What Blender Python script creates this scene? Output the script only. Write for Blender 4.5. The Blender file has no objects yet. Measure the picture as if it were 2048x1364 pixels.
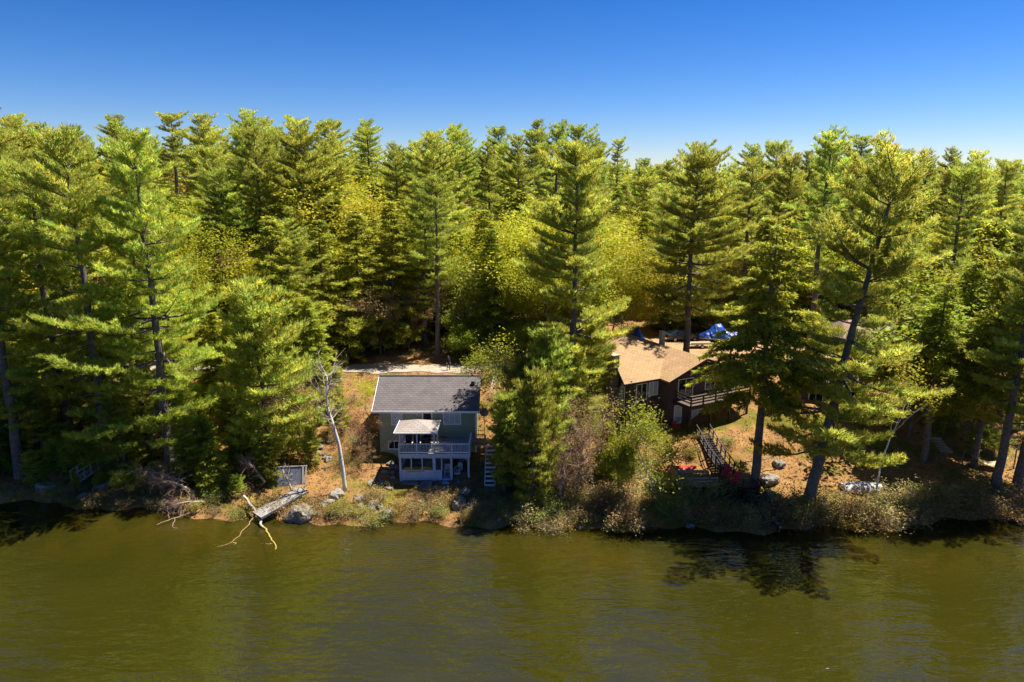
import bpy, math, random
import numpy as np
from mathutils import Vector, Matrix, noise as mnoise

# ------------------------------------------------------------------ camera, sky, sun, exposure
S = bpy.context.scene
COL = S.collection
H, PITCH, FPX = 28.0, math.radians(13.0), 1365.33
cam_d = bpy.data.cameras.new('camera'); cam = bpy.data.objects.new('camera', cam_d); COL.objects.link(cam)
cam_d.lens = 24; cam_d.sensor_width = 36; cam_d.clip_start = 0.5; cam_d.clip_end = 9000
cam.location = (0, 0, H); cam.rotation_euler = (math.radians(90) - PITCH, 0, 0)
S.camera = cam
SUN_EL, SUN_AZ = math.radians(64), math.radians(27)        # azimuth counted from +X towards +Y
W = bpy.data.worlds.new('World'); S.world = W; W.use_nodes = True
wn = W.node_tree.nodes; wl = W.node_tree.links
sky = wn.new('ShaderNodeTexSky'); sky.sky_type = 'NISHITA'; sky.sun_disc = False
sky.sun_elevation = SUN_EL; sky.sun_rotation = math.radians(90) - SUN_AZ
sky.air_density = 1.0; sky.dust_density = 0.0; sky.ozone_density = 6.0; sky.altitude = 300
tint = wn.new('ShaderNodeMixRGB'); tint.blend_type = 'MULTIPLY'; tint.inputs[0].default_value = 1; tint.inputs[2].default_value = (.37,.315,.355,1)
hsv = wn.new('ShaderNodeHueSaturation'); hsv.inputs['Saturation'].default_value = 1.14
gam = wn.new('ShaderNodeGamma'); gam.inputs['Gamma'].default_value = 1.5
bg = wn['Background']; bg.inputs['Strength'].default_value = 0.05
wl.new(sky.outputs[0], gam.inputs[0]); wl.new(gam.outputs[0], hsv.inputs['Color']); wl.new(hsv.outputs[0], tint.inputs[1]); wl.new(tint.outputs[0], bg.inputs[0])
sun_d = bpy.data.lights.new('sun', 'SUN'); sun = bpy.data.objects.new('sun', sun_d); COL.objects.link(sun)
sun_d.energy = 4.4; sun_d.angle = math.radians(0.5); sun_d.color = (1.0, 0.93, 0.82)
sdir = Vector((math.cos(SUN_EL)*math.cos(SUN_AZ), math.cos(SUN_EL)*math.sin(SUN_AZ), math.sin(SUN_EL)))
sun.location = sdir*100; sun.rotation_euler = sdir.to_track_quat('Z', 'Y').to_euler()
S.view_settings.view_transform = 'Standard'; S.view_settings.look = 'None'
S.view_settings.exposure = 1.45; S.view_settings.gamma = 1.0; S.view_settings.use_curve_mapping = False
S.render.engine = 'CYCLES'
try:
    S.cycles.max_bounces = 8; S.cycles.diffuse_bounces = 5; S.cycles.transparent_max_bounces = 12
    S.cycles.transmission_bounces = 4; S.cycles.caustics_reflective = False; S.cycles.caustics_refractive = False
except Exception: pass

# ------------------------------------------------------------------ helpers
SP, CP = math.sin(PITCH), math.cos(PITCH)
def atz(px, py, z):                       # photo pixel -> point on the level z
    v = (py - 682)/FPX; d = (H - z)/(SP + v*CP)
    return Vector(((px - 1024)/FPX*d, d*(CP - v*SP), z))
def zat(py, Y):                           # height seen at photo row py at distance Y
    v = (py - 682)/FPX; d = Y/(CP - v*SP)
    return H - d*(SP + v*CP)
def xat(px, Y, z):
    return (px - 1024)/FPX*(Y*CP + (H - z)*SP)

def link(o, parent=None):
    COL.objects.link(o)
    if parent is not None: o.parent = parent
    return o
def np_mesh(name, V, F, col=None, smooth=False):
    V = np.asarray(V, dtype=np.float32); F = np.asarray(F, dtype=np.int32)
    me = bpy.data.meshes.new(name)
    me.vertices.add(len(V)); me.vertices.foreach_set('co', V.ravel())
    n, k = F.shape
    me.loops.add(n*k); me.loops.foreach_set('vertex_index', F.ravel())
    me.polygons.add(n); me.polygons.foreach_set('loop_start', np.arange(0, n*k, k, dtype=np.int32))
    me.update(calc_edges=True)
    if smooth: me.polygons.foreach_set('use_smooth', np.ones(n, dtype=bool))
    if col is not None:
        ca = me.color_attributes.new('tint', 'FLOAT_COLOR', 'POINT')
        c4 = np.ones((len(V), 4), dtype=np.float32); c4[:, :3] = col
        ca.data.foreach_set('color', c4.ravel())
    return me

class MB:
    def __init__(s): s.v = []; s.f = []; s.sm = False
    def add(s, vs, fs):
        b = len(s.v); s.v += [tuple(p) for p in vs]; s.f += [tuple(i + b for i in f) for f in fs]; return s
    def box(s, x0, x1, y0, y1, z0, z1):
        return s.add([(x0,y0,z0),(x1,y0,z0),(x1,y1,z0),(x0,y1,z0),(x0,y0,z1),(x1,y0,z1),(x1,y1,z1),(x0,y1,z1)],
                     [(0,3,2,1),(4,5,6,7),(0,1,5,4),(1,2,6,5),(2,3,7,6),(3,0,4,7)])
    def bar(s, a, b, w, h=None):            # square bar from a to b
        h = h or w; a = Vector(a); b = Vector(b); d = (b - a).normalized()
        up = Vector((0,0,1)) if abs(d.z) < .95 else Vector((0,1,0))
        r = d.cross(up).normalized()*w/2; u = r.cross(d).normalized()*h/2
        vs = [a-r-u, a+r-u, a+r+u, a-r+u, b-r-u, b+r-u, b+r+u, b-r+u]
        return s.add(vs, [(0,1,2,3),(7,6,5,4),(0,4,5,1),(1,5,6,2),(2,6,7,3),(3,7,4,0)])
    def tube(s, pts, rad, n=8, cap=True):
        V, F = tube(pts, rad, n); b = len(s.v); s.add(V, F.tolist())
        if cap:
            s.f.append(tuple(b + i for i in range(n))[::-1]); s.f.append(tuple(b + len(V) - n + i for i in range(n)))
        return s
    def prism(s, poly, z0, z1):             # polygon in xy, extruded in z
        n = len(poly)
        return s.add([(x,y,z0) for x,y in poly] + [(x,y,z1) for x,y in poly],
            [tuple(range(n))[::-1], tuple(range(n, 2*n))] + [(i,(i+1)%n,n+(i+1)%n,n+i) for i in range(n)])
    def slab(s, poly, t):                   # 3d polygon given a thickness downwards
        n = len(poly)
        return s.add([tuple(p) for p in poly] + [(p[0],p[1],p[2]-t) for p in poly],
            [tuple(range(n)), tuple(range(n, 2*n))[::-1]] + [(i,n+i,n+(i+1)%n,(i+1)%n) for i in range(n)])
    def mesh(s, name, off=(0,0,0)):
        me = bpy.data.meshes.new(name)
        me.from_pydata([(a-off[0], b-off[1], c-off[2]) for a,b,c in s.v], [], s.f); me.update()
        if s.sm: me.polygons.foreach_set('use_smooth', [True]*len(me.polygons))
        return me

def tube(pts, rad, n=6):
    P = np.array([tuple(p) for p in pts], dtype=float); m = len(P); rad = np.broadcast_to(np.asarray(rad, float), (m,))
    T = np.gradient(P, axis=0); T /= np.linalg.norm(T, axis=1)[:, None] + 1e-9
    ref = np.array([0,0,1.]) if abs(T[:,2]).mean() < .8 else np.array([1.,0,0])
    A = np.cross(T, ref); A /= np.linalg.norm(A, axis=1)[:, None] + 1e-9; B = np.cross(T, A)
    ang = np.arange(n)*2*math.pi/n
    V = P[:,None,:] + rad[:,None,None]*(np.cos(ang)[None,:,None]*A[:,None,:] + np.sin(ang)[None,:,None]*B[:,None,:])
    i = np.arange(m-1)[:,None]*n; j = np.arange(n)[None,:]; k = (j+1) % n
    F = np.stack([i+j, i+k, i+n+k, i+n+j], -1).reshape(-1, 4)
    return V.reshape(-1, 3), F
def merge(parts):
    Vs, Fs, b = [], [], 0
    for V, F in parts: Vs.append(V); Fs.append(F + b); b += len(V)
    return np.concatenate(Vs), np.concatenate(Fs)

def tag(o, label, cat, group=None):
    o['label'] = label; o['category'] = cat
    if group: o['group'] = group
    return o
def thing(name, label, cat, loc=(0,0,0), rz=0, group=None):
    o = bpy.data.objects.new(name, None); o.empty_display_size = .3; link(o)
    o.location = loc; o.rotation_euler = (0,0,rz); o['off'] = list(loc) if rz == 0 else [0,0,0]
    return tag(o, label, cat, group)
def part(name, mb, mat, parent, label=None, local=False):
    root = parent
    off = (0,0,0)
    if not local:
        r = parent
        while r.parent is not None: r = r.parent
        off = tuple(r['off']) if 'off' in r.keys() else (0,0,0)
    me = mb.mesh(name, off); me.materials.append(mat)
    o = bpy.data.objects.new(name, me); link(o, parent)
    if label: o['label'] = label
    return o
def single(name, mb, mat, label, cat, loc=(0,0,0), rz=0, group=None, sub=True):
    me = mb.mesh(name, loc if sub else (0,0,0)); me.materials.append(mat)
    o = bpy.data.objects.new(name, me); link(o); o.location = loc; o.rotation_euler = (0,0,rz)
    return tag(o, label, cat, group)
def struct(name, me, mat):
    me.materials.append(mat); o = bpy.data.objects.new(name, me); link(o); o['kind'] = 'structure'; return o
def copy_tree(o, parent=None):
    c = o.copy(); link(c, parent)
    for ch in o.children: copy_tree(ch, c)
    return c

# ------------------------------------------------------------------ materials
def mat(name, color=(.5,.5,.5), rough=.7, metal=0., spec=.3, var=.15, scale=6., bump=0., bscale=40.):
    m = bpy.data.materials.new(name); m.use_nodes = True; nt = m.node_tree; N = nt.nodes; L = nt.links
    b = N['Principled BSDF']; b.inputs['Roughness'].default_value = rough; b.inputs['Metallic'].default_value = metal
    b.inputs['Specular IOR Level'].default_value = spec
    tc = N.new('ShaderNodeTexCoord'); no = N.new('ShaderNodeTexNoise'); no.inputs['Scale'].default_value = scale
    no.inputs['Detail'].default_value = 6; no.inputs['Roughness'].default_value = .65
    L.new(tc.outputs['Object'], no.inputs['Vector'])
    r = N.new('ShaderNodeValToRGB'); r.color_ramp.elements[0].position = .3; r.color_ramp.elements[1].position = .7
    r.color_ramp.elements[0].color = (*[c*(1-var) for c in color], 1); r.color_ramp.elements[1].color = (*[min(1,c*(1+var)) for c in color], 1)
    L.new(no.outputs['Fac'], r.inputs[0]); L.new(r.outputs[0], b.inputs['Base Color'])
    if bump:
        n2 = N.new('ShaderNodeTexNoise'); n2.inputs['Scale'].default_value = bscale; n2.inputs['Detail'].default_value = 4
        L.new(tc.outputs['Object'], n2.inputs['Vector'])
        bp = N.new('ShaderNodeBump'); bp.inputs['Strength'].default_value = bump; bp.inputs['Distance'].default_value = .05
        L.new(n2.outputs['Fac'], bp.inputs['Height']); L.new(bp.outputs[0], b.inputs['Normal'])
    return m
def mixcol(m, color2, fac_socket, ctype='MIX'):
    nt = m.node_tree; b = nt.nodes['Principled BSDF']; src = b.inputs['Base Color'].links[0].from_socket
    mx = nt.nodes.new('ShaderNodeMixRGB'); mx.blend_type = ctype
    nt.links.new(fac_socket, mx.inputs[0]); nt.links.new(src, mx.inputs[1]); mx.inputs[2].default_value = (*color2, 1)
    nt.links.new(mx.outputs[0], b.inputs['Base Color']); return mx
def groove(m, axis=0, spacing=.2, dark=.5, width=.08, vec=None):      # straight board joints along one object axis
    nt = m.node_tree; N = nt.nodes; L = nt.links
    tc = N.new('ShaderNodeTexCoord'); sx = N.new('ShaderNodeSeparateXYZ'); L.new(tc.outputs['Object'], sx.inputs[0])
    d = N.new('ShaderNodeMath'); d.operation = 'DIVIDE'; L.new(sx.outputs[axis], d.inputs[0]); d.inputs[1].default_value = spacing
    fr = N.new('ShaderNodeMath'); fr.operation = 'FRACT'; L.new(d.outputs[0], fr.inputs[0])
    lt = N.new('ShaderNodeMath'); lt.operation = 'LESS_THAN'; L.new(fr.outputs[0], lt.inputs[0]); lt.inputs[1].default_value = width
    b = N['Principled BSDF']; col = [c*dark for c in (.25,.25,.25)]
    src = b.inputs['Base Color'].links[0].from_socket
    mu = N.new('ShaderNodeMixRGB'); mu.blend_type = 'MULTIPLY'; L.new(lt.outputs[0], mu.inputs[0]); L.new(src, mu.inputs[1]); mu.inputs[2].default_value = (dark,dark,dark,1)
    L.new(mu.outputs[0], b.inputs['Base Color'])
    bp = N.new('ShaderNodeBump'); bp.inputs['Strength'].default_value = .6; bp.inputs['Distance'].default_value = .02; bp.invert = True
    L.new(lt.outputs[0], bp.inputs['Height']); L.new(bp.outputs[0], b.inputs['Normal'])
    return m
def shingle(name, c1, c2, swap=False, row=.24):
    m = mat(name, c1, .9, spec=.15, var=.15, scale=.9)
    nt = m.node_tree; N = nt.nodes; L = nt.links; b = N['Principled BSDF']
    tc = N.new('ShaderNodeTexCoord'); sx = N.new('ShaderNodeSeparateXYZ'); L.new(tc.outputs['Object'], sx.inputs[0])
    cb = N.new('ShaderNodeCombineXYZ'); L.new(sx.outputs[1 if swap else 0], cb.inputs[0]); L.new(sx.outputs[0 if swap else 1], cb.inputs[1])
    br = N.new('ShaderNodeTexBrick'); L.new(cb.outputs[0], br.inputs['Vector'])
    br.inputs['Scale'].default_value = 1; br.inputs['Brick Width'].default_value = .5; br.inputs['Row Height'].default_value = row
    br.inputs['Mortar Size'].default_value = .03; br.inputs['Color1'].default_value = (.9,.9,.9,1); br.inputs['Color2'].default_value = (1.08,1.08,1.08,1)
    br.inputs['Mortar'].default_value = (.7,.7,.7,1)
    src = b.inputs['Base Color'].links[0].from_socket
    mu = N.new('ShaderNodeMixRGB'); mu.blend_type = 'MULTIPLY'; mu.inputs[0].default_value = 1; L.new(src, mu.inputs[1]); L.new(br.outputs['Color'], mu.inputs[2])
    L.new(mu.outputs[0], b.inputs['Base Color'])
    bp = N.new('ShaderNodeBump'); bp.inputs['Strength'].default_value = .5; bp.inputs['Distance'].default_value = .02; bp.invert = True
    L.new(br.outputs['Fac'], bp.inputs['Height']); L.new(bp.outputs[0], b.inputs['Normal'])
    return m
def leafmat(name, color, hue=.03, val=.25, trans=.4, gloss=.25, rough=.55):
    m = bpy.data.materials.new(name); m.use_nodes = True; nt = m.node_tree; N = nt.nodes; L = nt.links
    b = N['Principled BSDF']; out = N['Material Output']
    at = N.new('ShaderNodeAttribute'); at.attribute_name = 'tint'
    oi = N.new('ShaderNodeObjectInfo'); hs = N.new('ShaderNodeHueSaturation')
    mu = N.new('ShaderNodeMixRGB'); mu.blend_type = 'MULTIPLY'; mu.inputs[0].default_value = 1; mu.inputs[1].default_value = (*color, 1)
    L.new(at.outputs['Color'], mu.inputs[2])
    def rng(lo, hi, mul):
        f = N.new('ShaderNodeMath'); f.operation = 'MULTIPLY'; L.new(oi.outputs['Random'], f.inputs[0]); f.inputs[1].default_value = mul
        g = N.new('ShaderNodeMath'); g.operation = 'FRACT'; L.new(f.outputs[0], g.inputs[0])
        r = N.new('ShaderNodeMapRange'); L.new(g.outputs[0], r.inputs[0]); r.inputs[3].default_value = lo; r.inputs[4].default_value = hi
        return r.outputs[0]
    L.new(rng(.5-hue, .5+hue, 17.3), hs.inputs['Hue']); L.new(rng(1-val, 1+val, 91.7), hs.inputs['Value'])
    L.new(mu.outputs[0], hs.inputs['Color']); L.new(hs.outputs[0], b.inputs['Base Color'])
    b.inputs['Roughness'].default_value = rough; b.inputs['Specular IOR Level'].default_value = gloss
    tr = N.new('ShaderNodeBsdfTranslucent'); L.new(hs.outputs[0], tr.inputs[0])
    mx = N.new('ShaderNodeMixShader'); mx.inputs[0].default_value = trans
    L.new(b.outputs[0], mx.inputs[1]); L.new(tr.outputs[0], mx.inputs[2]); L.new(mx.outputs[0], out.inputs[0])
    return m

M = {}
M['pine'] = leafmat('pine needles', (.43,.465,.075), .018, .22, .68)
M['hemlock'] = leafmat('hemlock needles', (.40,.43,.05), .018, .22, .66)
M['leaf'] = leafmat('spring leaves', (.48,.47,.03), .022, .22, .5)
M['leaf_green'] = leafmat('green leaves', (.32,.36,.03), .02, .2, .5)
M['bud'] = leafmat('reddish buds', (.34,.20,.09), .02, .2, .3)
M['shrub_leaf'] = leafmat('shrub leaves', (.27,.215,.075), .02, .25, .3)
M['grass'] = leafmat('dry grass and litter', (.26,.17,.05), .03, .2, .3)
M['bark'] = mat('pine bark', (.16,.13,.11), .95, spec=.1, var=.45, scale=3, bump=.8, bscale=14)
M['bark2'] = mat('grey bark', (.17,.145,.12), .95, spec=.1, var=.35, scale=4, bump=.6, bscale=20)
M['deadwood'] = mat('dead twigs', (.36,.24,.17), .95, spec=.1, var=.3, scale=2)
M['silver'] = mat('bleached deadwood', (.36,.31,.25), .9, spec=.1, var=.25, scale=3, bump=.3)
M['birch'] = mat('birch bark', (.62,.58,.52), .8, spec=.2, var=.12, scale=3)
_n = M['birch'].node_tree.nodes; _w = _n.new('ShaderNodeTexNoise'); _mp = _n.new('ShaderNodeMapping'); _tc = _n.new('ShaderNodeTexCoord')
_mp.inputs['Scale'].default_value = (3,3,14); _w.inputs['Scale'].default_value = 1.6
M['birch'].node_tree.links.new(_tc.outputs['Object'], _mp.inputs[0]); M['birch'].node_tree.links.new(_mp.outputs[0], _w.inputs[0])
_r = _n.new('ShaderNodeValToRGB'); _r.color_ramp.elements[0].position = .6; _r.color_ramp.elements[1].position = .66
M['birch'].node_tree.links.new(_w.outputs[0], _r.inputs[0]); mixcol(M['birch'], (.08,.07,.06), _r.outputs[0])

# ------------------------------------------------------------------ terrain
shore_px = [(-700,985),(0,1003),(150,1010),(300,1022),(450,1035),(600,1043),(750,1046),(850,1048),(1040,1050),(1270,1056),(1400,1060),(1530,1060),(1700,1058),(1850,1048),(2048,1030),(2800,1000)]
SH = np.array([[*atz(x, y, 0)][:2] for x, y in shore_px])
def shoreY(X): return np.interp(X, SH[:,0], SH[:,1]) + .5*np.sin(X*.55) + .3*np.sin(X*1.7+1)
PS = [-300,-60,-25,-8,-2,0,.5,2,4.5,7,10,13,18,22.5,24,28,45,70,110,180,300,600,1200,3000]
PZ = [-12,-7,-4.5,-2.2,-.7,0,.4,.75,1.0,1.4,2.0,3.1,5.0,6.3,6.7,6.9,8.6,11.5,15,18.5,22,27,40,70]
def sstep(a, b, x): t = np.clip((x-a)/(b-a), 0, 1); return t*t*(3-2*t)
def ground(X, Y):
    X = np.asarray(X, float); Y = np.asarray(Y, float)
    s = Y - shoreY(np.clip(X, -400, 400)); z = np.interp(s, PS, PZ)
    ang = X/np.maximum(Y, 20)
    fac = np.interp(ang, [-.8,-.35,-.1,.08,.22,.8], [1.35,1.1,1.0,.85,.25,.2])
    far = sstep(250, 600, s); fac = fac*(1-far) + far*1.0
    z = np.where(s > 26, 6.9 + (z-6.9)*fac, z)
    z = z + np.where(s > 0.5, 1, 0)*(.10*np.sin(X*1.3+Y*.7)*np.cos(Y*1.1-X*.4) + .12*np.sin(X*.5-1)*np.sin(Y*.45)) * np.clip(s/3, 0, 1)
    z = z + np.where(s > 120, 1, 0)*(3*np.sin(X*.02+1)*np.sin(Y*.013)) * np.clip((s-120)/80, 0, 1)
    # road bench
    w = sstep(75, 76.5, Y)*(1-sstep(80.3, 82, Y)); z = z*(1-w) + 6.7*w
    # parking ground
    w = sstep(17, 21, X)*(1-sstep(52, 58, X))*sstep(80, 82, Y)*(1-sstep(93, 97, Y)); z = z*(1-w) + 7.1*w
    # porch pad below the green house deck, slope under the brown house, gentle yard at right
    w = sstep(-11.6, -10.6, X)*(1-sstep(-6.2, -5.2, X))*sstep(57.2, 58.2, Y)*(1-sstep(63.2, 64.2, Y)); z = z*(1-w) + np.minimum(z, 1.02)*w
    w = sstep(9, 13, X)*(1-sstep(22, 26, X))*sstep(60, 64, Y)*(1-sstep(70, 76, Y)); z = z*(1-w) + np.maximum(z, 3.7)*w*.6 + z*w*.4
    return z
def gz(x, y): return float(ground(x, y))
def axis(brk):
    out = []
    for a, b, st in brk: out += list(np.arange(a, b, st))
    return np.array(out + [brk[-1][1]])
ax = axis([(-3000,-600,300),(-600,-150,50),(-150,-64,6),(-64,64,.6),(64,150,6),(150,600,50),(600,3000,300)])
ay = axis([(-400,20,40),(20,44,6),(44,99,.55),(99,180,4),(180,700,20),(700,3600,200)])
gx, gy = np.meshgrid(ax, ay)
zz = ground(gx, gy)
nx, ny = len(ax), len(ay)
idx = np.arange(nx*ny).reshape(ny, nx)
F = np.stack([idx[:-1,:-1], idx[:-1,1:], idx[1:,1:], idx[1:,:-1]], -1).reshape(-1, 4)
gm = mat('leaf litter ground', (.25,.135,.05), .95, spec=.1, var=.3, scale=.9, bump=.9, bscale=9)
N = gm.node_tree.nodes; L = gm.node_tree.links
geo = N.new('ShaderNodeNewGeometry')
n1 = N.new('ShaderNodeTexNoise'); n1.inputs['Scale'].default_value = .35; n1.inputs['Detail'].default_value = 8; L.new(geo.outputs['Position'], n1.inputs[0])
r1 = N.new('ShaderNodeValToRGB'); r1.color_ramp.elements[0].position = .5; r1.color_ramp.elements[1].position = .63; L.new(n1.outputs[0], r1.inputs[0])
mixcol(gm, (.125,.11,.015), r1.outputs[0])
n2 = N.new('ShaderNodeTexNoise'); n2.inputs['Scale'].default_value = 2.6; n2.inputs['Detail'].default_value = 8; L.new(geo.outputs['Position'], n2.inputs[0])
r2 = N.new('ShaderNodeValToRGB'); r2.color_ramp.elements[0].position = .55; r2.color_ramp.elements[1].position = .72; L.new(n2.outputs[0], r2.inputs[0])
mixcol(gm, (.10,.06,.035), r2.outputs[0])
n3 = N.new('ShaderNodeTexNoise'); n3.inputs['Scale'].default_value = 7; n3.inputs['Detail'].default_value = 6; L.new(geo.outputs['Position'], n3.inputs[0])
r3 = N.new('ShaderNodeValToRGB'); r3.color_ramp.elements[0].position = .62; r3.color_ramp.elements[1].position = .7; L.new(n3.outputs[0], r3.inputs[0])
mixcol(gm, (.33,.22,.12), r3.outputs[0])
sz = N.new('ShaderNodeSeparateXYZ'); L.new(geo.outputs['Position'], sz.inputs[0])
mr = N.new('ShaderNodeMapRange'); L.new(sz.outputs[2], mr.inputs[0]); mr.inputs[1].default_value = -.4; mr.inputs[2].default_value = -1.8
mixcol(gm, (.035,.038,.006), mr.outputs[0])                  # dark silt on the deeper bed, also painting in light lost with depth
struct('ground', np_mesh('ground', np.stack([gx, gy, zz], -1).reshape(-1, 3), F, smooth=True), gm)

# lake
wm = bpy.data.materials.new('lake water'); wm.use_nodes = True; N = wm.node_tree.nodes; L = wm.node_tree.links
N.remove(N['Principled BSDF']); out = N['Material Output']
geo = N.new('ShaderNodeNewGeometry')
def wnoise(scale, sx, sy, rot, detail=3, dist=0.):
    mp = N.new('ShaderNodeMapping'); mp.inputs['Scale'].default_value = (sx, sy, 1); mp.inputs['Rotation'].default_value = (0,0,rot)
    L.new(geo.outputs['Position'], mp.inputs[0]); t = N.new('ShaderNodeTexNoise'); t.inputs['Scale'].default_value = scale
    t.inputs['Detail'].default_value = detail; t.inputs['Distortion'].default_value = dist; L.new(mp.outputs[0], t.inputs[0]); return t.outputs[0]
def madd(a, b, k, k0=1.):
    x = N.new('ShaderNodeMath'); x.operation = 'MULTIPLY'; L.new(b, x.inputs[0]); x.inputs[1].default_value = k
    y = N.new('ShaderNodeMath'); y.operation = 'ADD'; L.new(a, y.inputs[0]); L.new(x.outputs[0], y.inputs[1]); return y.outputs[0]
h = madd(wnoise(.85, .5, 1.5, .25, 2, .5), wnoise(2.0, .6, 1.5, -.2, 2, .3), .35)
h = madd(h, wnoise(.35, .5, 1.3, .1, 2), 1.3)
gust = N.new('ShaderNodeMapRange'); L.new(wnoise(.05, .7, 1.4, .4, 2), gust.inputs[0]); gust.inputs[1].default_value = .35; gust.inputs[2].default_value = .65
gust.inputs[3].default_value = .5; gust.inputs[4].default_value = 1.0
bp = N.new('ShaderNodeBump'); bp.inputs['Distance'].default_value = .155; L.new(h, bp.inputs['Height']); L.new(gust.outputs[0], bp.inputs['Strength'])
gl = N.new('ShaderNodeBsdfGlossy'); gl.inputs['Roughness'].default_value = .03; gl.inputs[0].default_value = (1,1,1,1); L.new(bp.outputs[0], gl.inputs['Normal'])
fr = N.new('ShaderNodeFresnel'); fr.inputs['IOR'].default_value = 1.85; L.new(bp.outputs[0], fr.inputs['Normal'])
df = N.new('ShaderNodeBsdfDiffuse'); L.new(bp.outputs[0], df.inputs['Normal'])
n = wnoise(.12, 1, 1, 0, 4); r = N.new('ShaderNodeValToRGB'); L.new(n, r.inputs[0])
r.color_ramp.elements[0].position = .3; r.color_ramp.elements[1].position = .7
r.color_ramp.elements[0].color = (.038,.038,.0045,1); r.color_ramp.elements[1].color = (.052,.047,.006,1); L.new(r.outputs[0], df.inputs[0])
tp = N.new('ShaderNodeBsdfTransparent'); tp.inputs[0].default_value = (.55,.50,.07,1)
m1 = N.new('ShaderNodeMixShader'); m1.inputs[0].default_value = .5; L.new(df.outputs[0], m1.inputs[1]); L.new(tp.outputs[0], m1.inputs[2])
m2 = N.new('ShaderNodeMixShader'); L.new(fr.outputs[0], m2.inputs[0]); L.new(m1.outputs[0], m2.inputs[1]); L.new(gl.outputs[0], m2.inputs[2]); L.new(m2.outputs[0], out.inputs[0])
lake = MB().add([(-3000,-400,0),(3000,-400,0),(3000,70,0),(-3000,70,0)], [(0,1,2,3)])
struct('lake', lake.mesh('lake'), wm)

# gravel road and parking ground, draped on the land
def drape(name, poly_fn, xs, vs, matr, dz=.05):
    X, V = np.meshgrid(xs, vs); Yc = poly_fn(X, V); Z = ground(X, Yc) + dz
    n, m = X.shape; ii = np.arange(n*m).reshape(n, m)
    F = np.stack([ii[:-1,:-1], ii[:-1,1:], ii[1:,1:], ii[1:,:-1]], -1).reshape(-1, 4)
    return struct(name, np_mesh(name, np.stack([X, Yc, Z], -1).reshape(-1,3), F, smooth=True), matr)
M['gravel'] = mat('pale gravel', (.33,.27,.21), .95, spec=.1, var=.2, scale=1.2, bump=.5, bscale=20)
M['dirt'] = mat('tan dirt', (.31,.20,.11), .95, spec=.1, var=.25, scale=.6, bump=.5, bscale=12)
drape('gravel_road', lambda X, V: 78.2 + V*(1.7+.25*np.sin(X*.7)+.15*np.sin(X*1.9)) + .4*np.sin(X*.12), np.arange(-70, 66, .6), np.linspace(-1, 1, 9), M['gravel'])
drape('parking_ground', lambda X, V: 86.4 + V*(5.6+.5*np.sin(X*.6)+.4*np.sin(X*1.3)), np.arange(19, 56, .6), np.linspace(-1, 1, 21), M['dirt'], .08)

# ------------------------------------------------------------------ trees: generators
def nrm(a): return a/(np.linalg.norm(a, axis=-1, keepdims=True) + 1e-9)
def needles(P, D, n, Ln, Wd, spread, g, tint, flat=.8):           # thin pointed blades bunched at each point
    P = np.repeat(P, n, 0); D = np.repeat(D, n, 0); m = len(P)
    d = nrm(D + spread*g.normal(size=(m,3))); l = Ln*g.uniform(.65,1.25,(m,1))
    sd = nrm(np.cross(d, g.normal(size=(m,3)) + np.array([.25*flat,0,flat])))*Wd*.5*g.uniform(.7,1.3,(m,1))
    b = P + g.normal(size=(m,3))*Ln*.18
    V = np.stack([b-sd, b+sd, b+d*l], 1).reshape(-1,3)
    return V, np.arange(3*m).reshape(-1,3), np.repeat(np.repeat(tint, n, 0), 3, 0)
def leaves(P, n, rad, size, g, tint, flat=.5):           # diamond leaves scattered round each point
    P = np.repeat(P, n, 0); m = len(P); c = P + g.normal(size=(m,3))*rad
    a = nrm(g.normal(size=(m,3))*np.array([1,1,flat])); nn = g.normal(size=(m,3)) + np.array([.3,-.1,1.2]); b = nrm(np.cross(a, nn))
    s = size*g.uniform(.6,1.3,(m,1))
    V = np.stack([c-a*s, c+b*s*.6, c+a*s, c-b*s*.6], 1).reshape(-1,3)
    return V, np.arange(4*m).reshape(-1,4), np.repeat(np.repeat(tint, n, 0), 4, 0)
def tints(m, g, lo=.65, hi=1.3, yel=.12):
    v = g.uniform(lo, hi, (m,1)); y = g.normal(size=(m,1))*yel
    return np.concatenate([v*(1+y), v, v*(1-y)], 1)
def mk(kind, tr, br, lf, mt, ml):                        # three shared meshes of one tree
    o = {}
    o['trunk'] = np_mesh(kind+'_trunk', *merge(tr), smooth=True); o['trunk'].materials.append(mt)
    if br: o['branches'] = np_mesh(kind+'_branches', *merge(br), smooth=True); o['branches'].materials.append(mt)
    if lf is not None: o['crown'] = np_mesh(kind+'_crown', lf[0], lf[1], col=lf[2]); o['crown'].materials.append(ml)
    return o

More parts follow.
